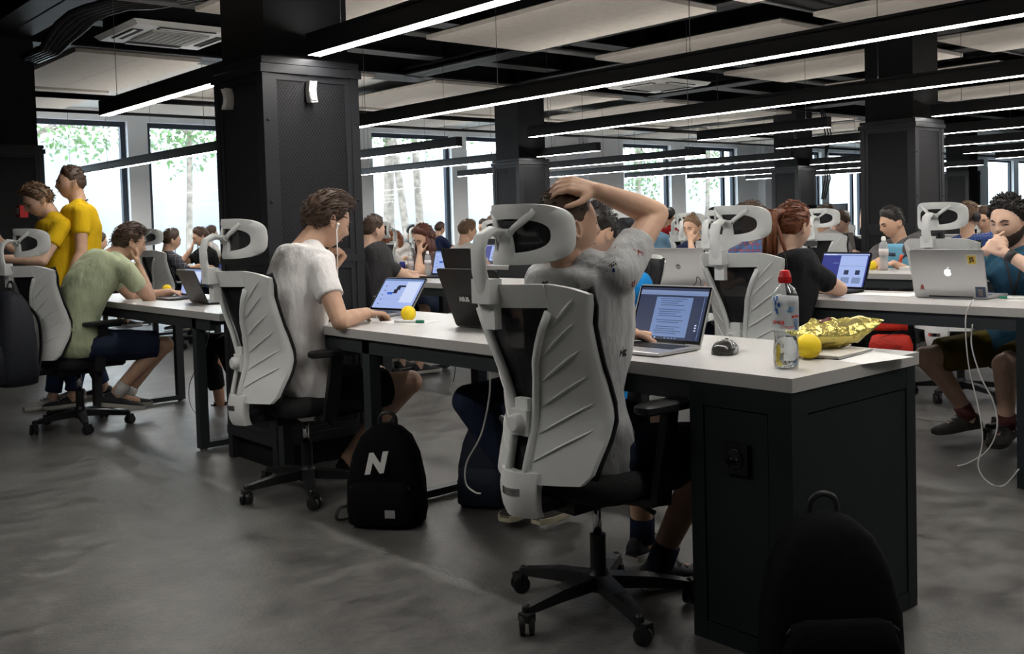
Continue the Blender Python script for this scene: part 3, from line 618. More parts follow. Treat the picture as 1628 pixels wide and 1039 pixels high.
def hair(h, m, parent, style='short', seed=1, vol=.02, tuft=260, tl=.035, comb=(0, -.3, .6), jit=.16, lift=.004, bum=.22):
    rnd = random.Random(seed); N = noise
    def msk(d):
        q = d.z-lerp(HL, d.y)
        if style == 'fade': q -= .18*max(0, 1-abs(d.y+.1)) if d.z < .4 else 0
        if style == 'long': q += .35 if d.y < .15 else 0
        return q
    def fn(d):
        q = msk(d); e = noise.noise(d*4+V((seed, 0, 0)))*.5+noise.noise(d*11+V((0, seed, 0)))*.3
        if q < 0: return h.at(d, max(-.012, q*.08-.002))
        th = vol*min(1, q*2.2)*(1+bum*e)
        if style == 'fade': th *= .35+.65*max(0, min(1, (d.z-.25)*2.5))
        return h.at(d, .002+th)
    mb = MB(); h.grid(mb, fn, 48, 34)
    for _ in range(tuft):
        for _t in range(30):
            d = V((rnd.gauss(0, 1), rnd.gauss(0, 1), rnd.gauss(0, 1))).normalized(); q = msk(d)
            if q > (.05 if style != 'fade' else .3): break
        p = fn(d); nrm = (p-h.c).normalized(); dr = h.r*(comb[0]+rnd.gauss(0, jit))+h.f*(comb[1]+rnd.gauss(0, jit))+h.u*(comb[2]*.3+rnd.gauss(0, jit*.7))
        dr = (dr-nrm*dr.dot(nrm)).normalized(); L = tl*(.5+rnd.random())*h.k*min(1, .4+q); sd = nrm.cross(dr).normalized(); w_ = .0038*h.k
        p0 = p-nrm*.006; p1 = p+dr*L*.5+nrm*(.002+lift*rnd.random()); p2 = p+dr*L+nrm*(lift*rnd.gauss(.2, .6)-.002)
        mb.add([p0-sd*w_, p0+sd*w_, p1-sd*w_*.7+nrm*.0, p1+sd*w_*.7, p1+nrm*.005, p2], [(0, 2, 4), (0, 4, 1), (1, 4, 3), (2, 5, 4), (4, 5, 3), (0, 1, 3, 2), (2, 3, 5)])
    if style in ('long', 'tail'):
        root = h.w((0, -.085, -.0)) if style == 'long' else h.w((0, -.1, .055))
        for _ in range(46 if style == 'long' else 30):
            a = rnd.uniform(-1, 1)
            if style == 'long': p0 = h.at((math.sin(a*1.7), -math.cos(a*1.7), .1+.3*rnd.random()), .008); L = .24+.08*rnd.random(); q1 = p0+V((0, 0, -.12))+(p0-h.c)*.12; q2 = p0+V((rnd.gauss(0, .015), rnd.gauss(0, .015), -L))-h.f*.03
            else: p0 = root+V((rnd.gauss(0, .01), rnd.gauss(0, .01), rnd.gauss(0, .01))); q1 = root-h.f*(.07+rnd.gauss(0, .012))+V((rnd.gauss(0, .015), 0, -.03+rnd.gauss(0, .015))); q2 = root-h.f*(.06+rnd.gauss(0, .02))+V((rnd.gauss(0, .03), rnd.gauss(0, .02), -.22-.1*rnd.random()))
            mb.tube([p0, q1, (q1+q2)/2+V((rnd.gauss(0, .006), rnd.gauss(0, .006), 0)), q2], [.011, .014, .011, .002], 6)
    if style == 'bun': mb.sph(h.w((0, -.055, .115)), .024, 10, 8)
    return mb.build('hair', m, parent, True, world=True)
def hand(mb, W, d, n, side, curl=(.3, .5, .4), spread=.12, k=.95, thumb=.5, fist=False):
    d = V(d).normalized(); n = V(n); n = (n-d*n.dot(d)).normalized(); t = d.cross(n) if side > 0 else n.cross(d); W = V(W)
    base = [W+(d*.082+t*o)*k for o in (.028, .010, -.009, -.027)]
    for b in base: mb.cap(W+t*(b-W).dot(t)*.55+d*.006, b, .0145*k, .0115*k, 8)
    mb.cap(W+t*.012+d*.02, W+t*.02*k+d*.055*k+n*.006, .014*k, .015*k, 8)
    for b, L, o in zip(base, (.066, .073, .068, .054), (1.2, .3, -.5, -1.3)):
        dd = (d+t*spread*o).normalized(); ang = 0; p = b; r = .0092
        for s_, c in zip((.44, .31, .25), curl):
            ang += c; v = dd*math.cos(ang)+n*math.sin(ang); q = p+v*L*s_*k; mb.cap(p, q, r*k, (r-.0009)*k, 8); p = q; r -= .0009
    p = W+(d*.022+t*.026)*k; v = (d*.62+t*(1-thumb)*1.1+n*thumb*.9).normalized(); q = p+v*.04*k; mb.cap(p, q, .0135*k, .0115*k, 8); v2 = (v+d*.35-t*.1).normalized(); q2 = q+v2*.03*k; mb.cap(q, q2, .0112*k, .0098*k, 8); mb.cap(q2, q2+(v2+d*.2).normalized()*.022*k, .0098*k, .008*k, 8)
def remesh(o, vox, sm=4, disp=0.):
    m = o.modifiers.new('remesh', 'REMESH'); m.mode = 'VOXEL'; m.voxel_size = vox; m.use_smooth_shade = True
    if sm: s = o.modifiers.new('smooth', 'SMOOTH'); s.iterations = sm; s.factor = .5
    if disp: d = o.modifiers.new('folds', 'DISPLACE'); d.texture = TXC; d.strength = disp; d.mid_level = .5; d.texture_coords = 'LOCAL'
    return o
def pose(x, y, s=1, lean=.10, nz=1.0, hz=.475, hands=True, head_f=None, kx=.12, spread=.19):
    J = dict(pel=V((x, y, hz)), che=V((x, y+lean*.62*s, hz+.37)), nek=V((x, y+lean*s, nz)))
    J['wai'] = (J['pel']+J['che'])/2+V((0, -.03*s, 0))
    J['f'] = V(head_f) if head_f else V((0, s, -.35)); f = J['f'].normalized()
    J['hd'] = J['nek']+V((0, .045*s, .135))+V((f.x*.02, f.y*.015, 0))
    for q, n in ((1, 'R'), (-1, 'L')):
        xs = s*q
        J['s'+n] = J['nek']+V((xs*.165, -.0*s, -.075)); J['h'+n] = J['pel']+V((xs*.085, .02*s, -.005)); J['k'+n] = J['pel']+V((xs*kx, .415*s, .015)); J['a'+n] = J['k'+n]+V((0, -.06*s, -.405)); J['t'+n] = V((.1*xs, s, 0))
        J['e'+n] = J['s'+n]+V((xs*.06, .10*s, -.245)); J['w'+n] = V((x+xs*.09, J['s'+n].y+.33*s, .785)); J['d'+n] = V((-.25*xs, s, -.1)); J['n'+n] = V((0, 0, -1))
    for n in 'RL':                                               # keep arm lengths natural
        fix_arm(J, n)
    return J
def fix_arm(J, n, ua=.27, fa=.235):
    S, W = J['s'+n], J['w'+n]; v = W-S; L = v.length
    if L > (ua+fa)*.985: W = S+v*((ua+fa)*.985/L); J['w'+n] = W; v = W-S; L = v.length
    a = (ua*ua-fa*fa+L*L)/(2*L); h = math.sqrt(max(0, ua*ua-a*a)); u = v.normalized(); e = J['e'+n]-S; e = e-u*e.dot(u); e.normalize(); J['e'+n] = S+u*a+e*h
def shoe(o, X, Zp, parent, mu, ms, k=.95, ml=None):
    X = V(X).normalized(); Y = V((0, 0, 1)).cross(X).normalized(); Z = X.cross(Y)
    prof = [(0, .026, .05), (.04, .034, .074), (.14, .036, .088), (.28, .035, .09), (.42, .037, .07), (.58, .043, .054), (.75, .046, .045), (.9, .039, .037), (.98, .022, .028)]; L = .265*k; u = MB(); s_ = MB(); rg = []; r2 = []
    for a, w_, h in prof:
        c = V(o)+X*(a-.24)*L; rg.append([c+Y*w_*k*math.cos(t)+Z*(.018+max(0, math.sin(t))*(h-.018) if math.sin(t) > 0 else .016)*k for t in [2*PI*j/14 for j in range(14)]])
        r2.append([c+Y*w_*1.1*k*sx+Z*z*k for sx, z in ((-1, 0), (1, 0), (1.02, .012), (.98, .024), (-.98, .024), (-1.02, .012))])
    u.loft(rg); s_.loft(r2); so = u.build('shoe', mu, parent, True, world=True); s_.build('sole', ms, so, auto=40, world=True)
    la = MB()
    for i in range(4):
        a = .36+.085*i; h = (.078-.011*i)*k; c = V(o)+X*(a-.24)*L+Z*(h+.004); la.tube([c-Y*.022, c+Z*.004, c+Y*.022], .003, 5)
    la.build('laces', ml or ms, so, True, world=True)
    return so
def person(label, J, top, bottom, skin, hairm=None, hs={}, sleeve=.55, short=.75, voxel=.0065, shoes=None, sock=None, hemz=0., fist=None, curlR=(.35, .5, .4), curlL=(.35, .5, .4), fat=1.0, name='person', thR=.5, thL=.5, eyes=True, pull=None, brow=None):
    base = V((J['pel'].x, J['pel'].y, 0)); P = thing(name, label, 'person', base)
    b = MB(); torso(b, J, 0, fat=fat); H = Head(J['hd'], J['f'], J.get('u', V((0, 0, 1))), J.get('hk', .96)); H.skin(b)
    b.cap(J['nek']-(J['hd']-J['nek'])*.25, H.w((0, -.022, -.05)), .060, .055)
    for n, q in (('R', 1), ('L', -1)):
        S, E, W, h, k, a = (J[c+n] for c in ('s', 'e', 'w', 'h', 'k', 'a'))
        b.cap(J['nek']+(S-J['nek'])*.35, S, .055, .052); b.cap(S, S+(E-S)*.5, .05, .044); b.cap(S+(E-S)*.5, E, .044, .037); b.cap(E, E+(W-E)*.35, .038, .038); b.cap(E+(W-E)*.35, W, .038, .0245)
        hand(b, W, J['d'+n], J['n'+n], q, curlR if q > 0 else curlL, thumb=thR if q > 0 else thL, spread=J.get('sp', .12))
        b.cap(h, h+(k-h)*.5, .082, .072); b.cap(h+(k-h)*.5, k, .072, .053); b.sph(k, .055); bk_ = (k+(a-k)*.32)-(V((J['t'+n].x, J['t'+n].y, 0)).normalized()*.018); b.cap(k, bk_, .05, .052); b.cap(bk_, a, .05, .033); b.cap(a, a+V((0, 0, -.03)), .035, .035)
        tn = V((J['t'+n].x, J['t'+n].y, J['t'+n].z)).normalized(); b.cap(a+V((0, 0, -.035)), a+tn*.11+V((0, 0, -.045)), .03, .022)
    remesh(b.build('body', skin, P, True, world=True), voxel, 3)
    if top is not None:
        c = MB(); tm = dict(J); torso(c, J, .017, bot=-.075+hemz, fat=fat)
        for n in 'RL':
            S, E, W = J['s'+n], J['e'+n], J['w'+n]; c.cap(J['nek']+(S-J['nek'])*.3, S, .060, .059); 
            if sleeve <= 1: c.cap(S, S+(E-S)*sleeve, .061, .058, eb=False)
            else: c.cap(S, E, .067, .052); c.cap(E, E+(W-E)*(sleeve-1), .052, .036, eb=False)
        tn = 't_shirt' if sleeve <= 1 else 'shirt'
        remesh(c.build(tn, top, P, True, world=True), voxel*1.35, 4, .014)
    if bottom is not None:
        c = MB(); S_, H_ = lat(J); up = (J.get('wai', J['che'])-J['pel']).normalized(); x = H_
        d = up; y = d.cross(x)
        c.loft([[J['pel']+up*z+x*(A*fat)*math.cos(q)+y*(B*fat)*math.sin(q) for q in [2*PI*j/18 for j in range(18)]] for z, A, B in ((-.085, .11, .09), (-.07, .145, .112), (0, .170, .120), (.05, .168, .116), (.08, .155, .108))])
        for n in 'RL':
            h, k, a = J['h'+n], J['k'+n], J['a'+n]
            if short <= 1: c.cap(h, h+(k-h)*short, .098, .088, eb=False)
            else: c.cap(h, k, .095, .068); c.cap(k, k+(a-k)*(short-1), .068, .055, eb=False)
        remesh(c.build('shorts' if short <= 1 else 'trousers', bottom, P, True, world=True), voxel*1.35, 4, .009)
    if hairm: hair(H, hairm, P, **hs)
    if eyes and hairm:
        e = MB(); lid = MB()
        for q in (-1, 1):
            e.tube([H.at((q*.2, .93, .055), .001), H.at((q*.36, .87, .065), .003), H.at((q*.5, .78, .05), .001)], [.0015, .0032, .0015], 6)
            lid.tube([H.at((q*.16, .93, .19), .002), H.at((q*.34, .88, .245), .004), H.at((q*.55, .75, .20), .002)], [.002, .0045, .002], 6)
        e.build('eyes', mat('dark_eye', (.02, .015, .012), .3), P, True, world=True); lid.build('eyebrows', brow or hairm, P, True, world=True)
        lp = MB(); lp.tube([H.at((-.22, .9, -.5), .001), H.at((0, .92, -.485), .004), H.at((.22, .9, -.5), .001)], [.001, .0035, .001], 6); lp.build('lips', mat('lips', (.38, .16, .13), .5), P, True, world=True)
    if shoes:
        for n in 'RL':
            o = J['a'+n].copy(); o.z -= .075*.95
            if 'o'+n in J: o = J['o'+n]
            shoe(o, J['t'+n], 0, P, *shoes)
            if sock: MB().tube([J['a'+n]+V((0, 0, -.02)), J['a'+n]+(J['k'+n]-J['a'+n])*.16], [.042, .042], 14).build('sock', sock, P, True, world=True)
    P['_h'] = 1
    del P['_h']
    return P, H
HB = mat('brown_hair', (.055, .03, .017), .6, var=.4, vs=60); HD = mat('dark_hair', (.012, .009, .008), .5, var=.4, vs=60); HG = mat('light_brown_hair', (.13, .075, .04), .6, var=.4, vs=60); HR = mat('auburn_hair', (.15, .045, .015), .5, var=.4, vs=60); HK = mat('red_brown_hair', (.07, .018, .01), .5, var=.4, vs=60)
def plaid(name, base, stripe, dark, sc=28.):
    m = bpy.data.materials.new(name); m.use_nodes = True; t = m.node_tree; b = t.nodes['Principled BSDF']; b.inputs['Roughness'].default_value = .9
    tc = nd(t, 'ShaderNodeTexCoord'); sp = nd(t, 'ShaderNodeSeparateXYZ'); t.links.new(tc.outputs['Object'], sp.inputs[0])
    def band(out, lo):
        a = nd(t, 'ShaderNodeMath', operation='MULTIPLY'); a.inputs[1].default_value = sc; t.links.new(out, a.inputs[0])
        p = nd(t, 'ShaderNodeMath', operation='PINGPONG'); p.inputs[1].default_value = .5; t.links.new(a.outputs[0], p.inputs[0])
        g = nd(t, 'ShaderNodeMath', operation='GREATER_THAN'); g.inputs[1].default_value = lo; t.links.new(p.outputs[0], g.inputs[0]); return g
    ad = nd(t, 'ShaderNodeMath', operation='ADD'); t.links.new(sp.outputs[0], ad.inputs[0]); t.links.new(sp.outputs[1], ad.inputs[1])
    h1, v1 = band(sp.outputs[2], .27), band(ad.outputs[0], .27); h2, v2 = band(sp.outputs[2], .45), band(ad.outputs[0], .45)
    s1 = nd(t, 'ShaderNodeMath', operation='ADD'); t.links.new(h1.outputs[0], s1.inputs[0]); t.links.new(v1.outputs[0], s1.inputs[1])
    r = nd(t, 'ShaderNodeValToRGB'); r.color_ramp.interpolation = 'CONSTANT'; e = r.color_ramp.elements; e[0].color = (*base, 1); e[1].position = .3; e[1].color = (*[(x+y)/2 for x, y in zip(base, dark)], 1); q = e.new(.8); q.color = (*dark, 1)
    dv = nd(t, 'ShaderNodeMath', operation='MULTIPLY'); dv.inputs[1].default_value = .5; t.links.new(s1.outputs[0], dv.inputs[0]); t.links.new(dv.outputs[0], r.inputs[0])
    mx = nd(t, 'ShaderNodeMath', operation='MAXIMUM'); t.links.new(h2.outputs[0], mx.inputs[0]); t.links.new(v2.outputs[0], mx.inputs[1])
    mc = nd(t, 'ShaderNodeMix', data_type='RGBA'); t.links.new(mx.outputs[0], mc.inputs[0]); t.links.new(r.outputs[0], mc.inputs[6]); mc.inputs[7].default_value = (*stripe, 1); t.links.new(mc.outputs[2], b.inputs['Base Color']); return m
def spotted(name, base, spots, sc=7., th=.16):
    m = cloth(name, base); t = m.node_tree; b = t.nodes['Principled BSDF']; src = b.inputs['Base Color'].links[0].from_socket
    tc = nd(t, 'ShaderNodeTexCoord'); vo = nd(t, 'ShaderNodeTexVoronoi'); vo.inputs['Scale'].default_value = sc; mp = nd(t, 'ShaderNodeMapping'); mp.inputs['Scale'].default_value = (1, 1, 1.6); mp.inputs['Rotation'].default_value = (.5, .6, .4)
    ns = nd(t, 'ShaderNodeTexNoise'); ns.inputs['Scale'].default_value = 40; vm = nd(t, 'ShaderNodeMix', data_type='VECTOR'); vm.inputs[0].default_value = .06
    t.links.new(tc.outputs['Object'], mp.inputs[0]); t.links.new(mp.outputs[0], vm.inputs[4]); t.links.new(ns.outputs['Color'], vm.inputs[5]); t.links.new(vm.outputs[1], vo.inputs['Vector'])
    lt = nd(t, 'ShaderNodeMath', operation='LESS_THAN'); lt.inputs[1].default_value = th; t.links.new(vo.outputs['Distance'], lt.inputs[0])
    r = nd(t, 'ShaderNodeValToRGB'); r.color_ramp.interpolation = 'CONSTANT'; e = r.color_ramp.elements; e[0].color = (*spots[0], 1); e[1].position = .35; e[1].color = (*spots[1], 1); q = e.new(.6); q.color = (*spots[2], 1); q = e.new(.8); q.color = (*base, 1)
    sx = nd(t, 'ShaderNodeSeparateColor'); t.links.new(vo.outputs['Color'], sx.inputs[0]); t.links.new(sx.outputs[0], r.inputs[0])
    mc = nd(t, 'ShaderNodeMix', data_type='RGBA'); t.links.new(lt.outputs[0], mc.inputs[0]); t.links.new(src, mc.inputs[6]); t.links.new(r.outputs[0], mc.inputs[7]); t.links.new(mc.outputs[2], b.inputs['Base Color']); return m
# ------------------------------------------------------------------ the people in the photograph
DENIM = cloth('dark_denim', (.018, .026, .05)); NAVY = cloth('navy_cloth', (.012, .018, .04)); BLK = cloth('black_cloth', (.008, .008, .009)); SH_D = mat('dark_shoe', (.014, .015, .022), .7, var=.3, vs=30); SH_S = mat('grey_sole', (.42, .40, .36), .7); SH_K = mat('black_sole', (.02, .02, .02), .7)
# man in the grey printed T-shirt, hand on his head
x = -.64
J = pose(x, -.10, 1, lean=-.01, nz=1.02, kx=.13)
J['hd'] = AX(903, 360, x); J['f'] = V((.30, 1, .02)); J['u'] = V((0, -.12, 1))
J['sR'] = J['nek']+V((.165, .0, -.03)); CDIR = V((.757, -.653, 0)); J['wR'] = J['hd']+RT*.082+CDIR*.05+V((0, 0, .10)); J['sR'] = J['nek']+V((.155, .0, -.03)); J['eR'] = min((RD(1043, 340, J['wR'], .235, q) for q in (True, False)), key=lambda p: abs((p-J['sR']).length-.27))
J['dR'] = -RT*.96+V((0, 0, .22))+CDIR*.02; J['nR'] = -CDIR*.75-V((0, 0, .8)); J['sL'] = J['nek']+V((-.165, .02, -.05)); J['eL'] = J['sL']+V((-.06, .09, -.25)); J['wL'] = V((x-.12, .25, .78)); fix_arm(J, 'L')
J['kR'] = J['hR']+V((.08, .39, -.03)); J['aR'] = AX(1045, 842, -.62); J['aR'].z = .085; J['tR'] = V((.3, 1, 0)); J['aL'] = V((-.80, .32, .10)); J['tL'] = V((-.1, 1, 0))
person('man in a grey printed T-shirt seated in the foreground, one hand on his head', J, spotted('grey_bird_print', (.42, .425, .425), ((.015, .04, .16), (.03, .03, .035), (.18, .05, .04)), 15., .2), DENIM, M_skin, HB, dict(style='fade', seed=3, vol=.010, tuft=160, tl=.02), voxel=.0055, short=.8, shoes=(SH_D, SH_S), sock=NAVY, curlR=(.4, .4, .3), sleeve=.55, thR=.1)
# man in the white T-shirt with earphones
x = -2.42
J = pose(x, .03, 1, lean=.04, nz=1.085)
J['nek'] = AX(488, 392, x); J['hd'] = AX(521, 352, x); J['f'] = V((.10, 1, -.42)); J['che'] = AX(470, 480, x); J['pel'] = AX(497, 625, x); J['wai'] = AX(470, 560, x); J['hk'] = 1.02
for n, q in (('R', 1), ('L', -1)):
    J['s'+n] = J['nek']+V((q*.165, -.035 if q > 0 else .03, -.085)); J['h'+n] = J['pel']+V((q*.085, .02, -.01)); J['k'+n] = J['h'+n]+V((q*.05, .40, .02))
J['eR'] = RD(541, 511, J['sR'], .265, False); J['wR'] = J['eR']+V((-.10, .20, .0)); J['wR'] = RD(583, 497, J['eR'], .22, True); J['dR'] = V((-.2, 1, -.12)); J['nR'] = V((0, 0, -1))
J['wL'] = AX(528, 428, x-.03); J['eL'] = RD(520, 515, J['wL'], .235, False); J['dL'] = V((.25, .55, .8)); J['nL'] = V((0, -1, .35))
J['aR'] = AX(553, 705, x+.03); J['aL'] = AX(600, 690, x-.25); J['aR'].z = .13; J['aL'].z = .11; J['tR'] = V((.15, 1, -.25)); J['tL'] = V((-.3, 1, -.2))
P2, H2 = person('man in a white T-shirt with white earphones, chin on his fist', J, cloth('white_cotton', (.76, .74, .73)), BLK, M_skin, HB, dict(style='short', seed=5, vol=.026, tuft=300, tl=.055, comb=(0, .8, .5), jit=.12, lift=.006, bum=.12), voxel=.0055, short=.7, shoes=(BLK, SH_S), curlL=(1.1, 1.3, .9), curlR=(.4, .5, .3), thL=.9)
pr = MB()
for px_, py_, s_ in ((520, 488, .016), (524, 505, .02), (518, 525, .018), (521, 548, .02), (517, 560, .014)): pr.ell(AX(px_-3, py_, x+.06), (.03, 0, 0), (0, .012, 0), (0, 0, s_), 10, 6)
pr.build('shirt_print', mat('dark_print', (.02, .03, .028), .9), P2, True, world=True)
e = MB(); a0 = H2.at((1, .1, -.08), .016); e.sph(a0, .008, 8, 6); e.cap(a0, a0-H2.u*.022+H2.f*.004, .004, .0035, 8); q0 = a0-H2.u*.02; e.tube([q0, q0+V((0, .0, -.08)), q0+V((-.02, .01, -.17)), q0+V((-.06, .03, -.27))], .0022, 6)
e.build('earphone', mat('white_gloss', (.85, .85, .84), .3), P2, True, world=True)
# man in pale green resting his head on his hand
x = -4.72
J = pose(x, -.19, 1, lean=.2, nz=1.0)
J['nek'] = AX(176, 408, x); J['hd'] = AX(206, 386, x); J['f'] = V((.05, 1, -.28)); J['che'] = AX(140, 455, x); J['pel'] = AX(127, 545, x); J['wai'] = AX(122, 505, x)
for n, q in (('R', 1), ('L', -1)):
    J['s'+n] = J['nek']+V((q*.165, .02, -.075)); J['h'+n] = J['pel']+V((q*.085, .02, -.01)); J['k'+n] = AX(262, 548, x+q*.12)
J['eR'] = RD(238, 475, J['sR'], .27, True); J['wR'] = RD(219, 420, J['eR'], .21, True); J['dR'] = V((-.15, .0, 1)); J['nR'] = V((-.35, -1, .1))
J['eL'] = J['sL']+V((-.08, .14, -.22)); J['wL'] = V((x-.05, J['sL'].y+.36, .775)); fix_arm(J, 'L')
J['aR'] = AX(186, 622, x+.1); J['aL'] = AX(200, 628, x-.12); J['tR'] = V((.25, 1, -.2)); J['tL'] = V((-.1, 1, -.1)); J['oR'] = AX(178, 646, x+.1); J['oL'] = AX(196, 645, x-.12)
person('man in a pale green T-shirt leaning on his elbow at the left desk', J, cloth('pale_green_cotton', (.42, .47, .31)), DENIM, M_skin, HB, dict(style='short', seed=8, vol=.02, tuft=260, tl=.05, comb=(0, .9, .1), jit=.1, lift=.003, bum=.1), voxel=.0065, short=.88, shoes=(SH_D, SH_S), sock=mat('white_sock', (.6, .6, .58), .9), curlR=(.35, .4, .5))
# two people in yellow, standing
def stand(x, y, f, h=1.66, turn=0):
    k = h/1.68; f = V(f).normalized(); r = f.cross(V((0, 0, 1))).normalized(); o = V((x, y, 0)); Z = V((0, 0, 1))
    J = dict(pel=o+Z*.90*k, wai=o+Z*1.06*k, che=o+Z*1.24*k, nek=o+Z*1.40*k+f*.0, hd=o+Z*1.545*k+f*.04, f=f)
    for n, q in (('R', 1), ('L', -1)):
        J['s'+n] = J['nek']+r*q*.17-Z*.06; J['h'+n] = J['pel']+r*q*.085-Z*.02; J['k'+n] = J['h'+n]-Z*.40*k+f*.02; J['a'+n] = o+r*q*.1+Z*.075; J['t'+n] = f+r*q*.15
        J['e'+n] = J['s'+n]-Z*.26+r*q*.04; J['w'+n] = J['e'+n]-Z*.22+f*.05; J['d'+n] = -Z+f*.1; J['n'+n] = -r*q
    return J
YEL = cloth('yellow_cotton', (.62, .40, .01)); JN = cloth('blue_denim', (.02, .03, .07)); LAN = mat('dark_lanyard', (.015, .015, .02), .8)
J = stand(-5.75, .14, (-.25, -.97, 0), 1.635); J['f'] = V((-.2, -1, -.05))
J['aR'] += V((0, .12, 0)); J['aL'] += V((.05, -.12, 0)); J['eL'] = J['sL']+V((.05, -.02, -.265)); J['wL'] = J['eL']+V((.02, -.1, -.205)); 
J['wR'] = J['sR']+V((.05, -.3, -.22)); fix_arm(J, 'R')
PA, HA = person('taller person in a yellow T-shirt standing at the left, facing away to the left', J, YEL, JN, M_skin, HB, dict(style='fade', seed=11, vol=.018, tuft=200, tl=.025), voxel=.008, short=1.93, shoes=(SH_D, SH_S), fat=1.12)
MB().tube([J['nek']+V((.05, .05, .03)), J['nek']+V((.06, -.06, -.02)), J['che']+V((.0, -.13, 0)), J['che']+V((-.02, -.14, -.12))], .005, 6).build('lanyard', LAN, PA, True, world=True)
MB().tube([J['wL']+V((0, 0, .012)), J['wL']+V((0, 0, .034))], .031, 14).build('wristband', M_blkp, PA, True, world=True)
J = stand(-5.78, -.0, (-.1, -1, 0), 1.53); J['f'] = V((-.05, -1, -.55)); J['hd'] += V((0, -.07, -.02)); J['nek'] += V((0, -.03, 0))
J['wL'] = J['sL']+V((-.05, -.36, -.20)); J['wR'] = J['sR']+V((.1, -.34, -.10)); J['dL'] = V((-.2, -1, .1)); J['dR'] = V((.2, -1, .2)); J['nL'] = V((0, 0, 1)); J['eL'] = J['sL']+V((.08, -.05, -.25)); fix_arm(J, 'L'); fix_arm(J, 'R'); J['aR'] += V((0, .1, 0)); J['aL'] += V((0, -.1, 0))
PB, HBd = person('shorter person with glasses in a yellow T-shirt looking down at the left edge', J, YEL, JN, M_skin3, HG, dict(style='short', seed=12, vol=.024, tuft=240, tl=.04, comb=(0, .5, .2)), voxel=.008, short=1.93, shoes=(mat('grey_shoe', (.2, .2, .2), .8), SH_S))
MB().tube([J['nek']+V((.06, .04, .03)), J['nek']+V((.06, -.07, -.03)), J['che']+V((.0, -.14, 0)), J['che']+V((-.02, -.16, -.14))], .005, 6).build('lanyard', LAN, PB, True, world=True)
g = MB()
for q in (-1, 1):
    c = HBd.at((q*.33, .9, .03), .006); g.tube([c+HBd.r*.019*math.cos(t)+HBd.u*.015*math.sin(t) for t in [2*PI*j/12 for j in range(13)]], .0015, 5); g.tube([c+HBd.r*q*.019, HBd.w((q*.078, -.01, .01))], .0015, 5)
g.build('glasses', M_blkp, PB, True, world=True)
MB().box(-.035, .035, -.07, .07, -.004, .004).build('phone_case', M_blkp)
ph = bpy.data.objects['phone_case']; ph.name = 'smartphone'; ph.location = J['wL']+V((-.03, -.09, .02)); tag(ph, 'dark smartphone in the hand of the person with glasses', 'phone')
# man in blue across the near desk
x = -1.42
J = pose(-1.45, .72, -1, lean=.0, nz=1.02, kx=.13)
J['hd'] = AX(948, 372, -1.37); J['nek'] = J['hd']+V((.0, .05, -.135)); J['f'] = V((-.35, -1, -.3))
for n, q in (('R', -1), ('L', 1)): J['s'+n] = J['nek']+V((q*.168, 0, -.07)); J['h'+n] = J['pel']+V((q*.085, -.02, 0))
J['eL'] = RD(985, 512, J['sL'], .26, True); J['wL'] = J['eL']+V((-.2, -.12, .0)); J['wL'].z = .785; J['wR'] = V((-1.6, .5, .785)); fix_arm(J, 'R')
J['kR'] = V((-1.65, .275, .455)); J['aR'] = V((-1.49, .43, .10)); J['kL'] = V((-1.38, .30, .47)); J['aL'] = V((-1.34, .50, .10)); J['tR'] = V((.35, -1, 0)); J['tL'] = V((.1, -1, 0))
P6, H6 = person('man in a bright blue T-shirt and jeans across the near desk, mostly hidden', J, cloth('bright_blue_cotton', (.015, .24, .62)), DENIM, M_skin, HD, dict(style='fade', seed=15, vol=.02, tuft=200, tl=.025), voxel=.0065, short=1.95, shoes=(mat('brown_black_shoe', (.02, .016, .014), .7), mat('cream_sole', (.5, .46, .33), .7)))
# bearded man at the right
x = -.62
J = pose(x, 3.0, -1, lean=.13, nz=.99, kx=.2)
J['hd'] = AY(1604, 353, 2.86); J['nek'] = J['hd']+V((.01, .06, -.14)); J['f'] = V((-.12, -1, -.22)); J['hk'] = 1.04
for n, q in (('R', -1), ('L', 1)): J['s'+n] = J['nek']+V((q*.185, .02, -.085)); J['h'+n] = J['pel']+V((q*.085, -.02, 0))
J['wR'] = AY(1568, 398, 2.70); J['wL'] = AY(1598, 402, 2.68); J['eR'] = V((x-.2, 2.62, .80)); J['eL'] = V((x+.24, 2.60, .80)); J['dR'] = V((.8, -.25, .45)); J['nR'] = V((.3, .8, -.3)); J['dL'] = V((-.85, -.2, .45)); J['nL'] = V((-.3, .8, -.3)); fix_arm(J, 'R'); fix_arm(J, 'L')
J['kR'] = AY(1470, 568, 2.62); J['kL'] = AY(1596, 580, 2.6); J['aR'] = AY(1540, 658, 2.78); J['aL'] = AY(1600, 672, 2.72); J['tR'] = V((-.55, -.85, -.1)); J['tL'] = V((.1, -1, -.1)); J['pel'] = V((-.66, 2.92, .47))
SHB = mat('brown_mesh_shoe', (.03, .024, .022), .8, bump=.4, bs=120)
P9, H9 = person('bearded man in a teal shirt and olive shorts resting his chin on his hands', J, cloth('teal_cotton', (.025, .08, .13)), cloth('olive_cotton', (.10, .075, .008)), M_skin3, HD, dict(style='short', seed=21, vol=.018, tuft=700, tl=.018, bum=.6, comb=(0, .0, .5), jit=.8, lift=.012), voxel=.006, short=.85, shoes=(SHB, SH_K), sock=mat('dark_red_sock', (.08, .02, .02), .9), curlR=(.9, 1.0, .7), curlL=(1.0, 1.1, .8), sleeve=.6)
def beardfn(d):
    q = min(-.40-d.z+.42*max(0, .75-d.y), d.y+.22); m = max(0, 1-((d.x/.22)**2+((d.z+.47)/.06)**2)); nz = math.exp(-(d.x/.2)**2-((d.z+.36)/.05)**2)
    return H9.at(d, (.001+.006*min(1, q*3))*(1-m)*(1+.4*noise.noise(d*18)) if q > 0 and m < .4 else -.008)
mb = MB(); H9.grid(mb, beardfn, 48, 40); mb.build('beard', mat('dark_beard', (.055, .032, .022), .85, bump=.8, bs=260), P9, True, world=True)
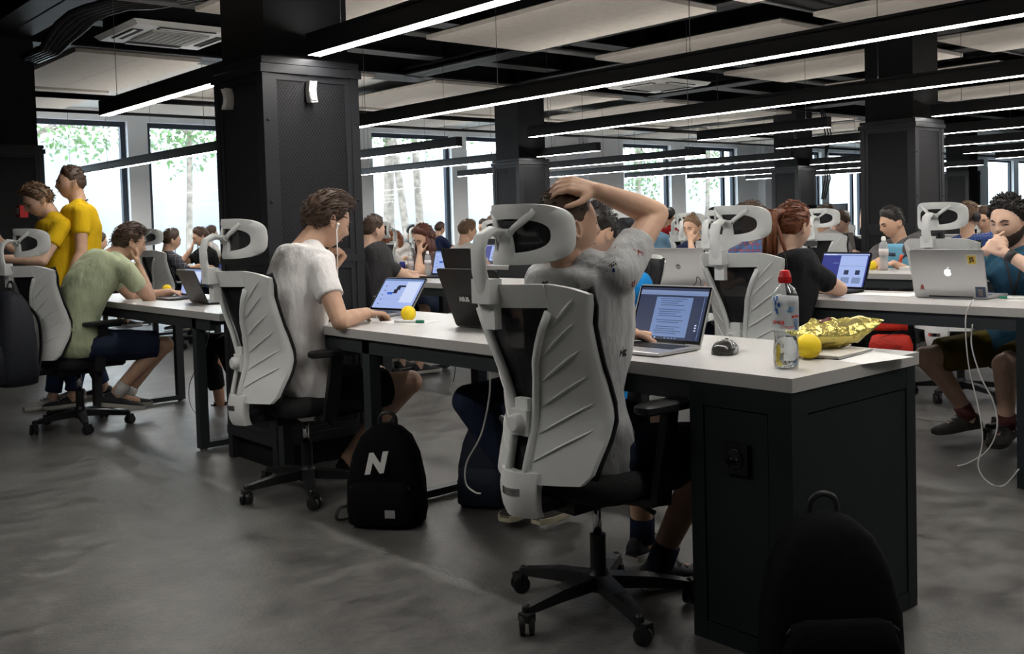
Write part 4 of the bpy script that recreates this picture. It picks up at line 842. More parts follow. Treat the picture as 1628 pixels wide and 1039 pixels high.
for n, m_, s_ in (('R', mat('cyan_band', (.1, .35, .5), .6), (.02, .045)), ('L', M_blkp, (.015, .05))):
    d_ = (J['e'+n]-J['w'+n]).normalized(); MB().tube([J['w'+n]+d_*s_[0], J['w'+n]+d_*s_[1]], .031, 16).build('wristband' if n == 'R' else 'wrist_watch', m_, P9, True, world=True)
lr = MB(); cx = J['che']; lr.tube([J['nek']+V((-.06, -.05, .02)), cx+V((-.03, -.145, .02)), cx+V((0, -.15, -.12))], .006, 6); lr.tube([J['nek']+V((.06, -.05, .02)), cx+V((.03, -.145, .02)), cx+V((0, -.15, -.12))], .006, 6); lr.build('lanyard', LAN, P9, True, world=True)
# woman with ponytail
x = -1.36
J = pose(x, 1.98, 1, lean=.07, nz=1.0)
J['hd'] = AY(1262, 362, 2.10); J['nek'] = AY(1238, 408, 2.02); J['f'] = V((.18, 1, -.25)); 
for n, q in (('R', 1), ('L', -1)): J['s'+n] = J['nek']+V((q*.16, .01, -.07))
J['eR'] = RD(1335, 472, J['sR'], .26, True); J['eR'].z = max(J['eR'].z, .78); J['wR'] = J['eR']+V((-.20, .10, .0)); J['dR'] = V((-.8, .5, -.05)); J['wL'] = V((x-.1, 2.42, .785)); fix_arm(J, 'L')
person('woman with an auburn ponytail in a black T-shirt, seen from behind', J, cloth('washed_black_cotton', (.018, .018, .02)), BLK, M_skin3, HR, dict(style='tail', seed=31, vol=.018, tuft=260, tl=.06, comb=(0, -1, .2)), voxel=.0065, short=1.9, shoes=(SH_D, SH_S), fat=.88, sleeve=.62)
# hidden neighbour behind the ponytail woman's headrest
J = pose(-2.08, 2.95, -1, lean=.1, nz=.98); J['hd'] = AY(1197, 352, 2.85); J['nek'] = J['hd']+V((0, .05, -.135))
for n, q in (('R', -1), ('L', 1)): J['s'+n] = J['nek']+V((q*.17, 0, -.075))
for n in 'RL': fix_arm(J, n)
person('person in a blue shirt hidden behind the headrest of the ponytail woman', J, plaid('blue_red_plaid', (.03, .09, .2), (.3, .04, .05), (.02, .04, .1)), DENIM, M_skin, HB, dict(style='short', seed=33, tuft=150), voxel=.008, short=1.9, shoes=(SH_D, SH_S))
# grey T-shirt man behind the near column
x = -5.0
J = pose(x, 1.98, 1, lean=.10, nz=1.0); J['hd'] = AY(594, 367, 2.11); J['nek'] = AY(585, 402, 2.04); J['f'] = V((.05, 1, -.2))
for n, q in (('R', 1), ('L', -1)): J['s'+n] = J['nek']+V((q*.168, .0, -.07))
J['wR'] = AY(662, 438, 2.42); J['eR'] = RD(625, 437, J['sR'], .27, False); fix_arm(J, 'R', .28, .25); J['dR'] = V((.1, 1, -.1)); J['wL'] = V((x-.1, 2.4, .79)); fix_arm(J, 'L')
person('man in a charcoal T-shirt typing right behind the big near column', J, cloth('charcoal_cotton', (.045, .043, .046)), BLK, M_skin3, HB, dict(style='fade', seed=41, vol=.02, tuft=160, tl=.025), voxel=.0065, short=.8, shoes=(SH_D, SH_S))
# man in printed grey T-shirt, third row
x = -2.28
J = pose(x, 5.0, -1, lean=.12, nz=.99); J['hd'] = AY(1418, 355, 4.86); J['nek'] = J['hd']+V((.03, .05, -.14)); J['f'] = V((-.55, -.9, -.35))
for n, q in (('R', -1), ('L', 1)): J['s'+n] = J['nek']+V((q*.17, 0, -.075))
J['wR'] = AY(1398, 413, 4.62); fix_arm(J, 'R'); fix_arm(J, 'L')
P10, H10 = person('man in a grey T-shirt with a blue and orange print looking down at his desk', J, cloth('warm_grey_cotton', (.085, .08, .082)), DENIM, M_skin, HD, dict(style='fade', seed=45, vol=.024, tuft=220, tl=.025), voxel=.007, short=1.9, shoes=(SH_D, SH_S))
pr = MB(); c = J['che']
def front(u, v): return V((c.x-.11+.22*u, c.y-.135+.04*(2*u-1)**2, c.z-.13+.2*v))
pr.slab(lambda u, v: front(u, v), 8, 6, (0, .01, 0)); pr.k = 1; pr.slab(lambda u, v: front(.45+.1*u+.12*v, .0+.6*v)+V((0, -.003, 0)), 2, 6, (0, .005, 0)); pr.k = 2; pr.slab(lambda u, v: front(.1+.3*u, .55+.12*v)+V((0, -.003, 0)), 2, 2, (0, .005, 0)); pr.slab(lambda u, v: front(.5+.3*u, .3+.1*v+.3*u)+V((0, -.003, 0)), 3, 2, (0, .005, 0))
pr.build('shirt_print', [mat('print_blue', (.12, .32, .45), .9), mat('print_orange', (.55, .08, .03), .9), mat('print_dark', (.03, .04, .06), .9)], P10, True, world=True)
# plaid shirt with headphones, fourth row, seen from behind
J = pose(-2.36, 6.1, 1, lean=.08, nz=1.0); J['hd'] = AY(1540, 345, 6.2); J['nek'] = AY(1540, 378, 6.14); J['f'] = V((.35, 1, -.1))
for n, q in (('R', 1), ('L', -1)): J['s'+n] = J['nek']+V((q*.185, 0, -.075))
for n in 'RL': fix_arm(J, n)
P11, H11 = person('man in a blue plaid shirt wearing headphones, seen from behind', J, plaid('blue_plaid', (.02, .06, .25), (.10, .16, .4), (.006, .015, .07), 22), DENIM, M_skin, HG, dict(style='short', seed=48, vol=.026, tuft=300, tl=.03), voxel=.008, sleeve=1.8, short=1.9, shoes=(SH_D, SH_S), fat=1.08)
hp = MB(); hp.tube([H11.w((.085*math.cos(t), -.01, .03+.105*math.sin(t))) for t in [PI*j/14 for j in range(15)]], .006, 8)
for q in (-1, 1): hp.tube([H11.w((q*.075, -.005, -.0)), H11.w((q*.082, -.005, 0)), H11.w((q*.10, -.005, 0)), H11.w((q*.106, -.005, 0))], [.034, .04, .04, .028], 16)
hp.build('headphones', M_blkp, P11, auto=40, world=True)
SOFT = dict(short=1.9, shoes=(SH_D, SH_S))
def far(label, px, py, s, y, top, hm, f=(0, 1, -.25), sleeve=.55, face=None, hs=None, lean=.1, skin=None, vox=.011, fat=1.0, bottom=None):
    hd = AY(px, py, y+.11*s); x = hd.x
    J = pose(x, y, s, lean=lean, nz=hd.z-.135); J['hd'] = hd; J['nek'] = hd+V((0, -.05*s, -.135)); J['f'] = V((f[0], f[1]*s, f[2]))
    for n, q in (('R', 1), ('L', -1)): J['s'+n] = J['nek']+V((q*s*.17, 0, -.075))
    if face:                                                    # hand raised to the face
        n = face; q = (1 if n == 'R' else -1)*s; F = V(J['f']).normalized(); J['w'+n] = hd+F*.10+V((q*.045, 0, -.10)); J['e'+n] = V((x+q*.16, hd.y+.17*s, .80)); J['d'+n] = V((-q*.25, -.25*s, 1)); J['n'+n] = -F; fix_arm(J, n)
        fix_arm(J, 'L' if n == 'R' else 'R')
    else: fix_arm(J, 'R'); fix_arm(J, 'L')
    h = dict(style='short', seed=int(px), vol=.024, tuft=110, tl=.035)
    if hs: h.update(hs)
    return person(label, J, top, bottom or DENIM, skin or M_skin, hm, h, sleeve=sleeve, voxel=vox, fat=fat, **SOFT)
WT = cloth('off_white_cotton', (.52, .50, .48)); LB = cloth('light_blue_cotton', (.16, .29, .42)); NV = cloth('navy_cotton', (.012, .018, .05)); RD_ = cloth('red_cotton', (.35, .02, .02)); BR = cloth('mauve_brown_cotton', (.09, .06, .055))
far('man in a black T-shirt covering his face with his hand, behind a grey laptop', 1336, 355, -1, 7.0, BLK, HB, (.0, 1, -.4), face='R', hs=dict(vol=.03))
far('person in a white T-shirt behind the far stickered chair', 1314, 345, 1, 6.15, WT, HB, (.4, 1, -.1))
far('man in a navy T-shirt with a hair bun pressing his fist to his cheek', 1100, 362, -1, 5.05, NV, HG, (.15, 1, -.25), face='L', hs=dict(style='bun', vol=.012, tuft=60), vox=.009)
far('person in a light blue T-shirt seen between the raised arm and the navy shirt', 1046, 352, 1, 6.2, LB, HG, (0, 1, -.3))
far('person in a red T-shirt far behind the light blue one', 1064, 345, 1, 8.2, RD_, HD)
far('man in a dark plaid shirt working by the second window', 273, 382, 1, 2.0, plaid('grey_plaid', (.05, .05, .07), (.2, .19, .2), (.012, .012, .018), 20), HB, (.15, 1, -.25), sleeve=1.5, vox=.009)
far('man with glasses in a black T-shirt, hand on his mouth, by the second window', 319, 377, -1, 3.0, BLK, HB, (-.25, 1, -.4), face='R', vox=.009)
far('person in white just right of the man with glasses by the second window', 336, 372, 1, 4.1, WT, HB, (0, 1, -.2))
far('woman with red-brown hair holding her forehead', 674, 378, -1, 3.0, BR, HK, (.05, 1, -.55), face='L', hs=dict(style='long', vol=.022), vox=.009)
far('woman with long light brown hair in white, seen from behind', 614, 376, 1, 4.1, WT, HR, (-.3, 1, -.2), hs=dict(style='long', vol=.02))
far('second woman with long brown hair beside the one in white', 629, 382, -1, 5.0, WT, HR, (.3, 1, -.3), hs=dict(style='long', vol=.02))
far('man in a cream T-shirt bending over his desk by the fourth window', 744, 368, 1, 4.12, WT, HG, (.3, 1, -.35), vox=.009)
far('person in black far behind the man in cream', 783, 354, 1, 8.2, BLK, HG)
far('person in white far behind the black headrest of the foreground', 770, 362, -1, 7.0, WT, HB)
far('person with dark hair partly hidden left of the bearded man', 1566, 350, -1, 7.0, WT, HB)
far('person in blue far behind the bun-haired man', 1135, 345, 1, 8.2, LB, HD)
far('dark haired person hidden behind the white chair headrest far back', 1180, 338, -1, 9.0, BLK, HB)
far('person in white at the far left beside the green shirt', 158, 385, 1, 2.0, WT, HB)
far('person in a grey hoodie far back between the first column and the third window', 655, 368, 1, 8.2, cloth('grey_cotton', (.2, .2, .2)), HD)
far('person in navy far back left of the farther column', 700, 364, 1, 8.2, NV, HB)
far('small figure in red far back right of the raised elbow', 1062, 352, -1, 9.1, RD_, HD)
# person whose hands and legs show left of the near column
x = -3.72
J = pose(x, 1.02, -1, lean=.05, nz=.98); J['wR'] = AY(336, 474, .47); J['wL'] = AY(352, 472, .47); J['dR'] = V((-.3, -1, -.1)); fix_arm(J, 'R'); fix_arm(J, 'L')
J['kR'] = AY(330, 545, .62); J['aR'] = AY(350, 640, .70); J['kL'] = J['kR']+V((.22, .02, 0)); J['aL'] = J['aR']+V((.2, .1, 0)); J['tR'] = V((-.3, -1, -.1))
person('person in black leggings hidden by the near column, hands on a grey laptop', J, BLK, BLK, M_skin2, HD, dict(style='short', tuft=60), voxel=.008, sleeve=1.4, short=1.75, shoes=(BLK, SH_K), eyes=False)
# person standing far behind the monitors
J = stand(-9.5, 17.2, (0, -1, 0), 1.72); person('person standing far back behind the dark monitors', J, BLK, BLK, M_skin, HB, dict(style='short', tuft=40), voxel=.02, short=1.9, eyes=False)
# ================================================================== laptops
def scr(name, col, es): return mat('screen_'+name, (.02, .02, .03), .25, emit=col, es=es)
S_dark = scr('navy', (.012, .022, .06), 1.0); S_mid = scr('slate_blue', (.14, .22, .42), 1.0); S_line = scr('text_grey', (.05, .08, .17), 1.0); S_bar = scr('toolbar', (.18, .25, .42), 1.0); S_lite = scr('pale_blue', (.36, .46, .80), 1.0); S_blue = scr('blue', (.02, .11, .5), 1.0); S_wht = scr('white', (.6, .68, .9), 1.0); S_blk = scr('black', (.004, .005, .01), 1.0); S_vio = scr('violet_navy', (.02, .03, .22), 1.0)
M_bez = mat('black_glass_bezel', (.006, .006, .007), .15)
def laptop(label, o, yaw, W=.29, D=.20, Hh=.19, open_=108, body=None, lidm=None, screen=None, logo=None, keys=True, text=None, z=TZ):
    """local frame: hinge on the x axis at y=0, keyboard towards -y, the user sits on the -y side"""
    body = body or M_alu; lidm = lidm or body
    t = thing('laptop', label, 'laptop', (o[0], o[1], z), yaw)
    b = MB(); r = []
    for zz, g in ((.001, .006), (.004, 0), (.012, 0), (.0135, .002)):
        r.append([(sx*(W/2-g), y, zz) for sx, y in ((-1, -D+g), (1, -D+g), (1, 0-g), (-1, 0-g))])
    b.loft(r); b.build('base', body, t)
    if keys:
        kb = MB(); kb.box(-W*.42, W*.42, -D*.56, -D*.10, .0132, .014); ko = kb.build('keyboard', M_key, t); k = MB()
        for i in range(5):
            for j in range(13): x0 = -W*.41+j*W*.82/13; y0 = -D*.15-i*D*.08; k.box(x0+.0015, x0+W*.82/13-.0015, y0-D*.07, y0, .014, .0152)
        k.build('keys', M_blkp, ko)
        MB().box(-W*.17, W*.17, -D*.95, -D*.62, .0134, .0138).build('trackpad', mat('trackpad', (.42, .42, .43), .3, .5) if body is M_alu else M_dkalu, t)
    a = math.radians(open_-90); U = V((0, math.sin(a), math.cos(a))); N = V((0, -math.cos(a), math.sin(a))); O = V((0, 0, .012))     # U up the lid, N towards the user
    lid = MB(); lid.prism([(-W/2, 0), (W/2, 0), (W/2, Hh-.008), (W/2-.008, Hh), (-W/2+.008, Hh), (-W/2, Hh-.008)], O, (1, 0, 0), U, -N, .006); lo = lid.build('lid', lidm, t)
    bz = MB(); bz.prism([(-W/2+.003, .004), (W/2-.003, .004), (W/2-.003, Hh-.004), (-W/2+.003, Hh-.004)], O, (1, 0, 0), U, N, .0006); bz.build('bezel', M_bez, lo)
    MB().tube([(-W*.3, .002, .011), (W*.3, .002, .011)], .005, 8).build('hinge', M_blkp, t, True)
    if screen:
        ms = []; s = MB()
        for u0, u1, v0, v1, m in screen:
            if m not in ms: ms.append(m)
            s.k = ms.index(m); w0, h0 = W-.02, Hh-.024
            e = .0009+.00012*len(s.f)
            p = lambda u, v: O+V((1, 0, 0))*(-w0/2+w0*u)+U*(.014+h0*v)+N*e
            s.add([p(u0, v0), p(u1, v0), p(u1, v1), p(u0, v1)], [(0, 1, 2, 3)])
        s.build('screen', ms, lo)
    C = O+U*Hh*.52-N*.0066
    if logo == 'apple': apple(lo, C, V((-1, 0, 0)), U, -N, .018, text or M_bez)
    elif logo == 'round':
        MB().prism([(.016*math.cos(q), .016*math.sin(q)) for q in [2*PI*j/24 for j in range(24)]], C, (-1, 0, 0), U, -N, .0006).build('logo', mat('dark_grey_logo', (.12, .12, .12), .4, .5), lo)
        put_text('hp', .024, mat('silver_logo', (.55, .55, .55), .3, .5), lo, C-N*.0007, (-1, 0, 0), -N, shear=.25)
    elif logo: put_text(logo, .026, mat('silver_logo', (.55, .55, .55), .3, .5), lo, C+V((.062, 0, -.01)), (-1, 0, 0), -N, bold=.0012)
    return t, lo, O, U, N
def apple(par, C, X, Y, N, s, m):
    pts = []
    for j in range(40):
        q = 2*PI*j/40; x, y = math.cos(q), math.sin(q); r = 1-.13*max(0, math.sin(q))**14-.08*max(0, -math.sin(q))**18; x *= r*.92; y *= r
        dx, dy = x-1.02, y-.12; d = math.hypot(dx, dy)
        if d < .42: x, y = 1.02+dx*.42/d, .12+dy*.42/d
        if y < -.4: x *= 1-.22*(-.4-y)
        pts.append((x*s, (y-.1)*s))
    MB().prism(pts, C, X, Y, N, .0005).build('logo', m, par)
    lf = [(.02*s+.3*s*math.sin(q)*1.0+.12*s*q/3, s*(.95+.55*q/3)) for q in [3*j/6 for j in range(7)]]+[(.05*s+.38*s*q/3-.28*s*math.sin(q), s*(.95+.55*q/3)) for q in [3*j/6 for j in range(6, -1, -1)]]
    MB().prism([(-.05*s, .98*s), (.02*s, 1.2*s), (.18*s, 1.36*s), (.36*s, 1.42*s), (.34*s, 1.22*s), (.2*s, 1.05*s)], C, X, Y, N, .0005).build('logo_leaf', m, par)
doc = [(0, 1, 0, 1, S_dark), (0, 1, .86, .95, S_bar), (0, 1, .95, 1, S_dark), (.02, .98, .875, .90, S_mid), (.26, .80, .05, .82, S_mid)]
for i in range(17):
    if i in (4, 9, 12): continue
    doc.append((.34 if i % 5 else .32, .72-.03*((i*7) % 5), .78-.042*i, .795-.042*i, S_line))
doc += [(.905+.0*i, .93, .18+.05*i, .205+.05*i, S_wht) for i in range(3)]+[(.25+.05*i, .275+.05*i, .012, .03, S_wht) for i in range(3)]+[(.5+.05*i, .53+.05*i, .012, .03, S_mid) for i in range(4)]+[(.965, .972, .02, .84, S_mid)]
hinge = (AZ(1000, 546, TZ)+AZ(1093, 557, TZ))/2
laptop('open silver laptop showing a text document on the near desk', (-.665, .29), D2(3), W=.285, D=.205, Hh=.195, open_=113, screen=doc)
app = [(0, 1, 0, 1, S_lite), (.0, 1, .93, 1, S_mid), (.42, .62, .72, .78, S_blk), (.40, .50, .62, .74, S_blk), (.36, .46, .50, .64, S_blk), (.22, .36, .46, .54, S_blue)]+[(.1+.02*(i % 2), .13+.02*(i % 2), .12+.15*i, .15+.15*i, S_dark) for i in range(5)]+[(.05, .9, .30, .305, S_mid), (.62, .95, .2, .9, S_wht)]
laptop('open laptop with a pale blue screen in front of the man in white', (-2.52, .50), D2(8), W=.29, D=.21, Hh=.19, open_=128, body=M_alu, screen=app)
laptop('large black laptop on the near desk, its lid towards the foreground chair', (-1.56, .30), PI+D2(1), W=.355, D=.235, Hh=.245, open_=112, body=M_dkalu, lidm=mat('brushed_black_lid', (.007, .0065, .006), .5, 0., var=.2, vs=40, spec=.3), screen=app, logo='ASUS')
laptop('dark grey laptop on the desk left of the column, lid towards us', (-4.05, .24), PI+D2(-4), W=.29, D=.2, Hh=.20, open_=112, body=M_dkalu, screen=app, logo='apple')
ide = [(0, 1, 0, 1, S_vio), (.40, .97, 0, .94, S_lite), (.0, 1, .955, 1, S_lite), (.42, .95, .62, .63, S_mid), (.05, .3, .96, .99, S_wht)]+[(.25, .38, .70, .72, S_mid)]
for cx in (.58, .82): ide += [(cx-.05, cx+.05, .36, .50, S_dark), (cx-.09, cx+.09, .1, .28, S_bar)]
laptop('black laptop with a blue and white screen in front of the ponytail woman', (-1.44, 2.60), D2(-4), W=.30, D=.21, Hh=.205, open_=112, body=mat('matt_black', (.008, .008, .009), .6, spec=.3), screen=ide)
MST, lidS, O_, U_, N_ = laptop('silver laptop covered with stickers in front of the bearded man', (-.755, 2.42), PI+D2(3), W=.335, D=.23, Hh=.225, open_=105, screen=app, logo='apple', text=mat('glowing_logo', (.9, .9, .9), .3, emit=(.85, .93, 1), es=1.1))
def sticker(lo, W, Hh, u, v, w_, h_, m, nm='sticker'): 
    c = O_+V((W/2-W*u, 0, 0))+U_*Hh*v-N_*.0064; return MB().prism([(-w_/2, -h_/2), (w_/2, -h_/2), (w_/2, h_/2), (-w_/2, h_/2)], c, (-1, 0, 0), U_, -N_, .0005).build(nm, m, lo), c
st, c = sticker(lidS, .335, .225, .84, .79, .046, .050, mat('sticker_cream', (.62, .58, .45), .5)); st, c = sticker(lidS, .335, .225, .84, .79, .035, .038, mat('sticker_yellow', (.75, .52, .02), .5)); c = c-N_*.0006
put_text('JS', .028, M_blkp, lidS, c, (-1, 0, 0), -N_, bold=.001)
sticker(lidS, .335, .225, .91, .11, .045, .05, mat('sticker_dark_blue', (.04, .06, .12), .5)); sticker(lidS, .335, .225, .905, .10, .02, .035, mat('sticker_skin', (.5, .4, .35), .5))
s_, c = sticker(lidS, .335, .225, .12, .13, .034, .006, mat('sticker_grey', (.4, .38, .36), .5)); MB().prism([(-.010, .004), (.010, .004), (.006, .024), (-.004, .026)], c, (-1, 0, 0), U_, -N_, .0008).build('sticker', mat('sticker_maroon', (.25, .05, .03), .5), lidS)
laptop('wide silver laptop with a round logo, lid towards us, beside the ponytail woman', (-2.36, 2.45), PI+D2(2), W=.40, D=.24, Hh=.235, open_=108, screen=app, logo='round')
laptop('small silver laptop with a lit logo behind the wide silver one', (-3.32, 4.55), PI, W=.30, D=.2, Hh=.2, screen=app, logo='apple', text=MATS['glowing_logo'])
laptop('black laptop with a pale screen used by the man in charcoal', (-4.93, 2.64), D2(4), W=.31, D=.21, Hh=.205, open_=104, body=MATS['matt_black'], screen=app)
laptop('wide black laptop lid beside the charcoal man\'s laptop', (-4.55, 2.52), PI, W=.36, D=.23, Hh=.225, open_=104, body=MATS['matt_black'], screen=app)
laptop('silver laptop with a lit logo in front of the red-haired woman', (-5.72, 2.42), PI+D2(5), W=.32, D=.2, Hh=.2, open_=105, screen=app, logo='apple', text=MATS['glowing_logo'])
laptop('grey laptop hiding the chest of the man covering his face', (-3.86, 6.62), PI, W=.36, D=.22, Hh=.22, open_=104, body=mat('mid_grey_plastic', (.17, .165, .16), .5), screen=app)
laptop('laptop with a brown lid edge on the desk left of the near column', (-6.0, 2.5), PI+D2(10), W=.33, D=.22, Hh=.21, open_=105, body=mat('bronze_lid', (.16, .11, .05), .4, .4), screen=app)
laptop('thin dark laptop under the hand of the man in green', (-4.62, .42), D2(2), W=.27, D=.19, Hh=.18, open_=104, body=M_dkalu, screen=app)
for i, (x, y, r, lb) in enumerate([(-6.6, 4.5, 0, 'by the man in cream'), (-7.9, 4.55, 0, 'by the woman in white'), (-8.6, 2.5, 0, 'by the man in dark plaid'), (-6.3, 6.6, 0, 'by the light blue T-shirt'), (-2.1, 6.6, 0, 'by the blue plaid shirt'), (-9.5, 4.5, PI, 'far back under the third window'), (-7.2, 8.6, PI, 'on the fifth desk row near the far column')]):
    laptop('small open laptop '+lb, (x, y), r, keys=False, screen=app if i % 2 else ide, body=M_alu if i % 2 else M_dkalu)
# ================================================================== things on the near desk
def ball(label, p, r=.033): o = tag(MB().sph((0, 0, 0), r, 24, 16).build('stress_ball', M_yel, None, True), label, 'ball'); o.location = (p[0], p[1], TZ+r*.99); return o
ball('yellow ball on the paper in front of the man in white', (-2.12, .33), .033); ball('yellow ball behind the water bottle on the near desk', (-.165, .33), .036); ball('yellow ball on the desk in front of the man in green', AZ(266, 467, TZ), .032); ball('yellow ball in front of the red-haired woman', (-5.22, 2.46), .034); ball('yellow ball beside the dark hands left of the column', (-3.78, .33), .03)
def clear_mat():
    m = bpy.data.materials.new('clear_plastic'); m.use_nodes = True; t = m.node_tree; t.nodes.clear()
    o = nd(t, 'ShaderNodeOutputMaterial'); a = nd(t, 'ShaderNodeBsdfTransparent'); g = nd(t, 'ShaderNodeBsdfGlossy'); x = nd(t, 'ShaderNodeMixShader'); w_ = nd(t, 'ShaderNodeLayerWeight'); w_.inputs[0].default_value = .35; g.inputs['Roughness'].default_value = .08; a.inputs[0].default_value = (.93, .95, .96, 1)
    r = nd(t, 'ShaderNodeMapRange'); r.inputs[3].default_value = .08; r.inputs[4].default_value = .6; t.links.new(w_.outputs['Facing'], r.inputs[0]); t.links.new(r.outputs[0], x.inputs[0]); t.links.new(a.outputs[0], x.inputs[1]); t.links.new(g.outputs[0], x.inputs[2]); t.links.new(x.outputs[0], o.inputs[0]); return m
def bottle(label, p, hh=.255, capm=None, big=True, lblm=None):
    t = thing('water_bottle', label, 'bottle', (p[0], p[1], TZ+.0005)); k = hh/.255
    gl = clear_mat() if big else mat('pale_plastic', (.55, .58, .6), .2, alpha=.45)
    R = .034*k; pr = [(.02*k, .0), (R*.93, .004), (R, .02), (R*.98, .05*k), (R*.88, .08*k), (R*.93, .10*k), (R*1.0, .12*k), (R*1.0, .17*k), (R*.97, .19*k), (R*.75, .212*k), (.0135*k, .222*k), (.0125*k, .232*k)]
    MB().lathe(pr, n=28).build('bottle_body', gl, t, True)
    if big:
        MB().lathe([(r*.93, z+.002) for r, z in pr if z < .1*k], n=24).build('water', mat('water', (.95, .98, 1), .0, trans=1., ior=1.33), t, True)
    cp = capm or M_red
    c = MB(); c.lathe([(.0165*k, .226*k), (.0165*k, .243*k), (.0155*k, .245*k), (.015*k, .25*k), (.012*k, .258*k), (.008*k, .26*k)], n=24); co_ = c.build('cap', cp, t, auto=35); g = MB()
    for j in range(20): q = 2*PI*j/20; g.box(.0165*k*math.cos(q)-.0008, .0165*k*math.cos(q)+.0008, .0165*k*math.sin(q)-.0008, .0165*k*math.sin(q)+.0008, .228*k, .242*k)
    if big: g.build('cap_grip', cp, co_)
    if big: MB().lathe([(R*1.008, .101*k), (R*1.012, .125*k), (R*1.012, .172*k), (R*.99, .19*k)], n=28).build('label_film', mat('label_film', (.75, .78, .8), .4, alpha=.38), t, True)
    if lblm: MB().lathe([(R*1.02, .115*k), (R*1.02, .165*k)], n=24).build('bottle_label', lblm, t, True)
    return t
bt = bottle('clear water bottle with a red cap on the corner of the near desk', (-.119, .153))
vd = V((CAM.x+.119, CAM.y-.153, 0)).normalized(); vx = V((0, 0, 1)).cross(vd)
lb_blue = mat('label_blue', (.05, .22, .55), .5); lb_red = mat('label_red', (.6, .04, .03), .5); lb_pale = mat('label_pale_blue', (.3, .5, .7), .5)
def wrap(txt, size, m, ang, z, **k):
    me = TX[txt]; me.materials.clear(); me.materials.append(m); R = .0347
    for v in me.vertices:
        a = v.co.x/R+ang; d = vd*math.cos(a)+vx*math.sin(a); p = d*(R+v.co.z); v.co = (p.x, p.y, z+v.co.y)
    o = bpy.data.objects.new('label_print', me); COL.objects.link(o); o.parent = bt
wrap('ська', .017, lb_red, -.62, .124, bold=.0006); wrap('Спорт', .0125, lb_red, .1, .111, shear=.35); wrap('МОРШ', .008, lb_red, .85, .138, bold=.0003)
wb = MB()
def patch(a0, a1, z0, z1, m_):
    o = MB().slab(lambda u, v: (vd*math.cos(a0+(a1-a0)*u)+vx*math.sin(a0+(a1-a0)*u))*.0349+V((0, 0, z0+(z1-z0)*v)), 6, 2, (0, 0, .0)); o.build('label_print', m_, bt)
random.seed(3)
for i in range(9): a = -1.05+.5*random.random(); z = .142+.045*random.random(); patch(a, a+.16, z, z+.012, lb_blue)
for i in range(5): a = -.15+.7*random.random(); z = .15+.012*random.random(); patch(a, a+.3, z, z+.006, lb_pale)
for i in range(5): patch(.72, 1.05, .104+.006*i, .107+.006*i, lb_blue)
bottle('clear water bottle with a white cap on the third row desk', (-2.2, 4.44), .235, M_paper, False, mat('label_white', (.6, .55, .55), .6)); bottle('small water bottle with a label in front of the charcoal man', AZ(653, 441, TZ), .2, M_paper, False, MATS['label_white']); bottle('water bottle beside the red-haired woman', (-5.13, 2.63), .2, M_paper, False, MATS['label_white']); bottle('water bottle with a red label behind the black laptop', (-3.48, 2.42), .19, M_paper, False, lb_red)
can = thing('drink_can', 'blue energy drink can beside the small water bottle', 'can', (AZ(640, 437, TZ).x, AZ(640, 437, TZ).y, TZ)); MB().lathe([(.02, 0), (.026, .006), (.026, .10), (.021, .112)], n=20).build('can_body', mat('can_blue', (.03, .03, .2), .3, .6), can, True); MB().lathe([(.021, .112), (.019, .110), (.0, .110)], n=20).build('can_lid', M_alu, can, True)
# mouse
t = thing('computer_mouse', 'glossy dark grey mouse beside the silver laptop', 'mouse', (-.42, .285, TZ), D2(25)); gm_ = mat('glossy_graphite', (.05, .048, .047), .15, .3)
rg = []
for a in range(9):
    f = a/8; y = -.052+.104*f; w_ = .03*math.sqrt(max(.04, 1-(2*f-1)**4)); h = .034*math.sin(PI*(.12+.8*f))**.8
    rg.append([(w_*math.copysign(abs(math.cos(q))**.8, math.cos(q)), y, .002+max(0, math.sin(q))**.8*h) for q in [2*PI*j/18 for j in range(18)]])
MB().loft(rg).build('shell', gm_, t, True); MB().tube([(-.004, .022, .030), (.004, .022, .030)], .006, 14).build('scroll_wheel', M_blkp, t, True); MB().slab(lambda u, v: (.029+.003*math.sin(PI*u), -.02+.03*u, .014+.006*v), 5, 2, (-.004, 0, 0)).build('thumb_button', M_chrome, t)
# snack bag
t.scale = (1.2, 1.15, 1.2)
t = thing('snack_bag', 'crumpled gold snack bag lying on a notebook', 'bag', (-.19, .50, TZ+.011), D2(60)); gold = mat('gold_foil', (.78, .66, .20), .25, .75, bump=.7, bs=30)
def bagf(sg):
    def f(u, v):
        x = -.12+.24*u; y = -.06+.12*v; e = math.sin(PI*u)**.55*math.sin(PI*v)**.55; n_ = noise.noise(V((u*6, v*5, 3*sg)))*.014+noise.noise(V((u*15, v*12, sg)))*.006
        return V((x+.006*noise.noise(V((v*7, u*3, 5))), y*(1-.15*math.sin(PI*u)), .04+(sg*.045+n_*1.3)*e+.035*(2*u-1)**2*(1 if u > .5 else .2)))
    return f
b = MB()
for sg in (1, -.85): b.slab(bagf(sg), 22, 14, (0, 0, .0006))
b.build('foil', gold, t, True); b = MB()
for sg, x0 in ((1, .118), (1, -.126)): b.slab(lambda u, v: (x0+.012*u, -.058+.116*v, .044+.035*(1 if x0 > 0 else .2)+.004*math.sin(v*40)), 2, 20, (0, 0, .001))
b.build('crimped_seal', gold, t); MB().slab(lambda u, v: bagf(1)(.30+.15*u, .35+.3*v)+V((0, 0, .0015)), 5, 5, (0, 0, .0004)).build('printed_patch', mat('dark_red_print', (.12, .02, .02), .5), t)
MB().slab(lambda u, v: bagf(1)(.5+.3*u, .15+.12*v)+V((0, 0, .0015)), 6, 3, (0, 0, .0004)).build('printed_text', mat('olive_print', (.25, .2, .05), .5), t)
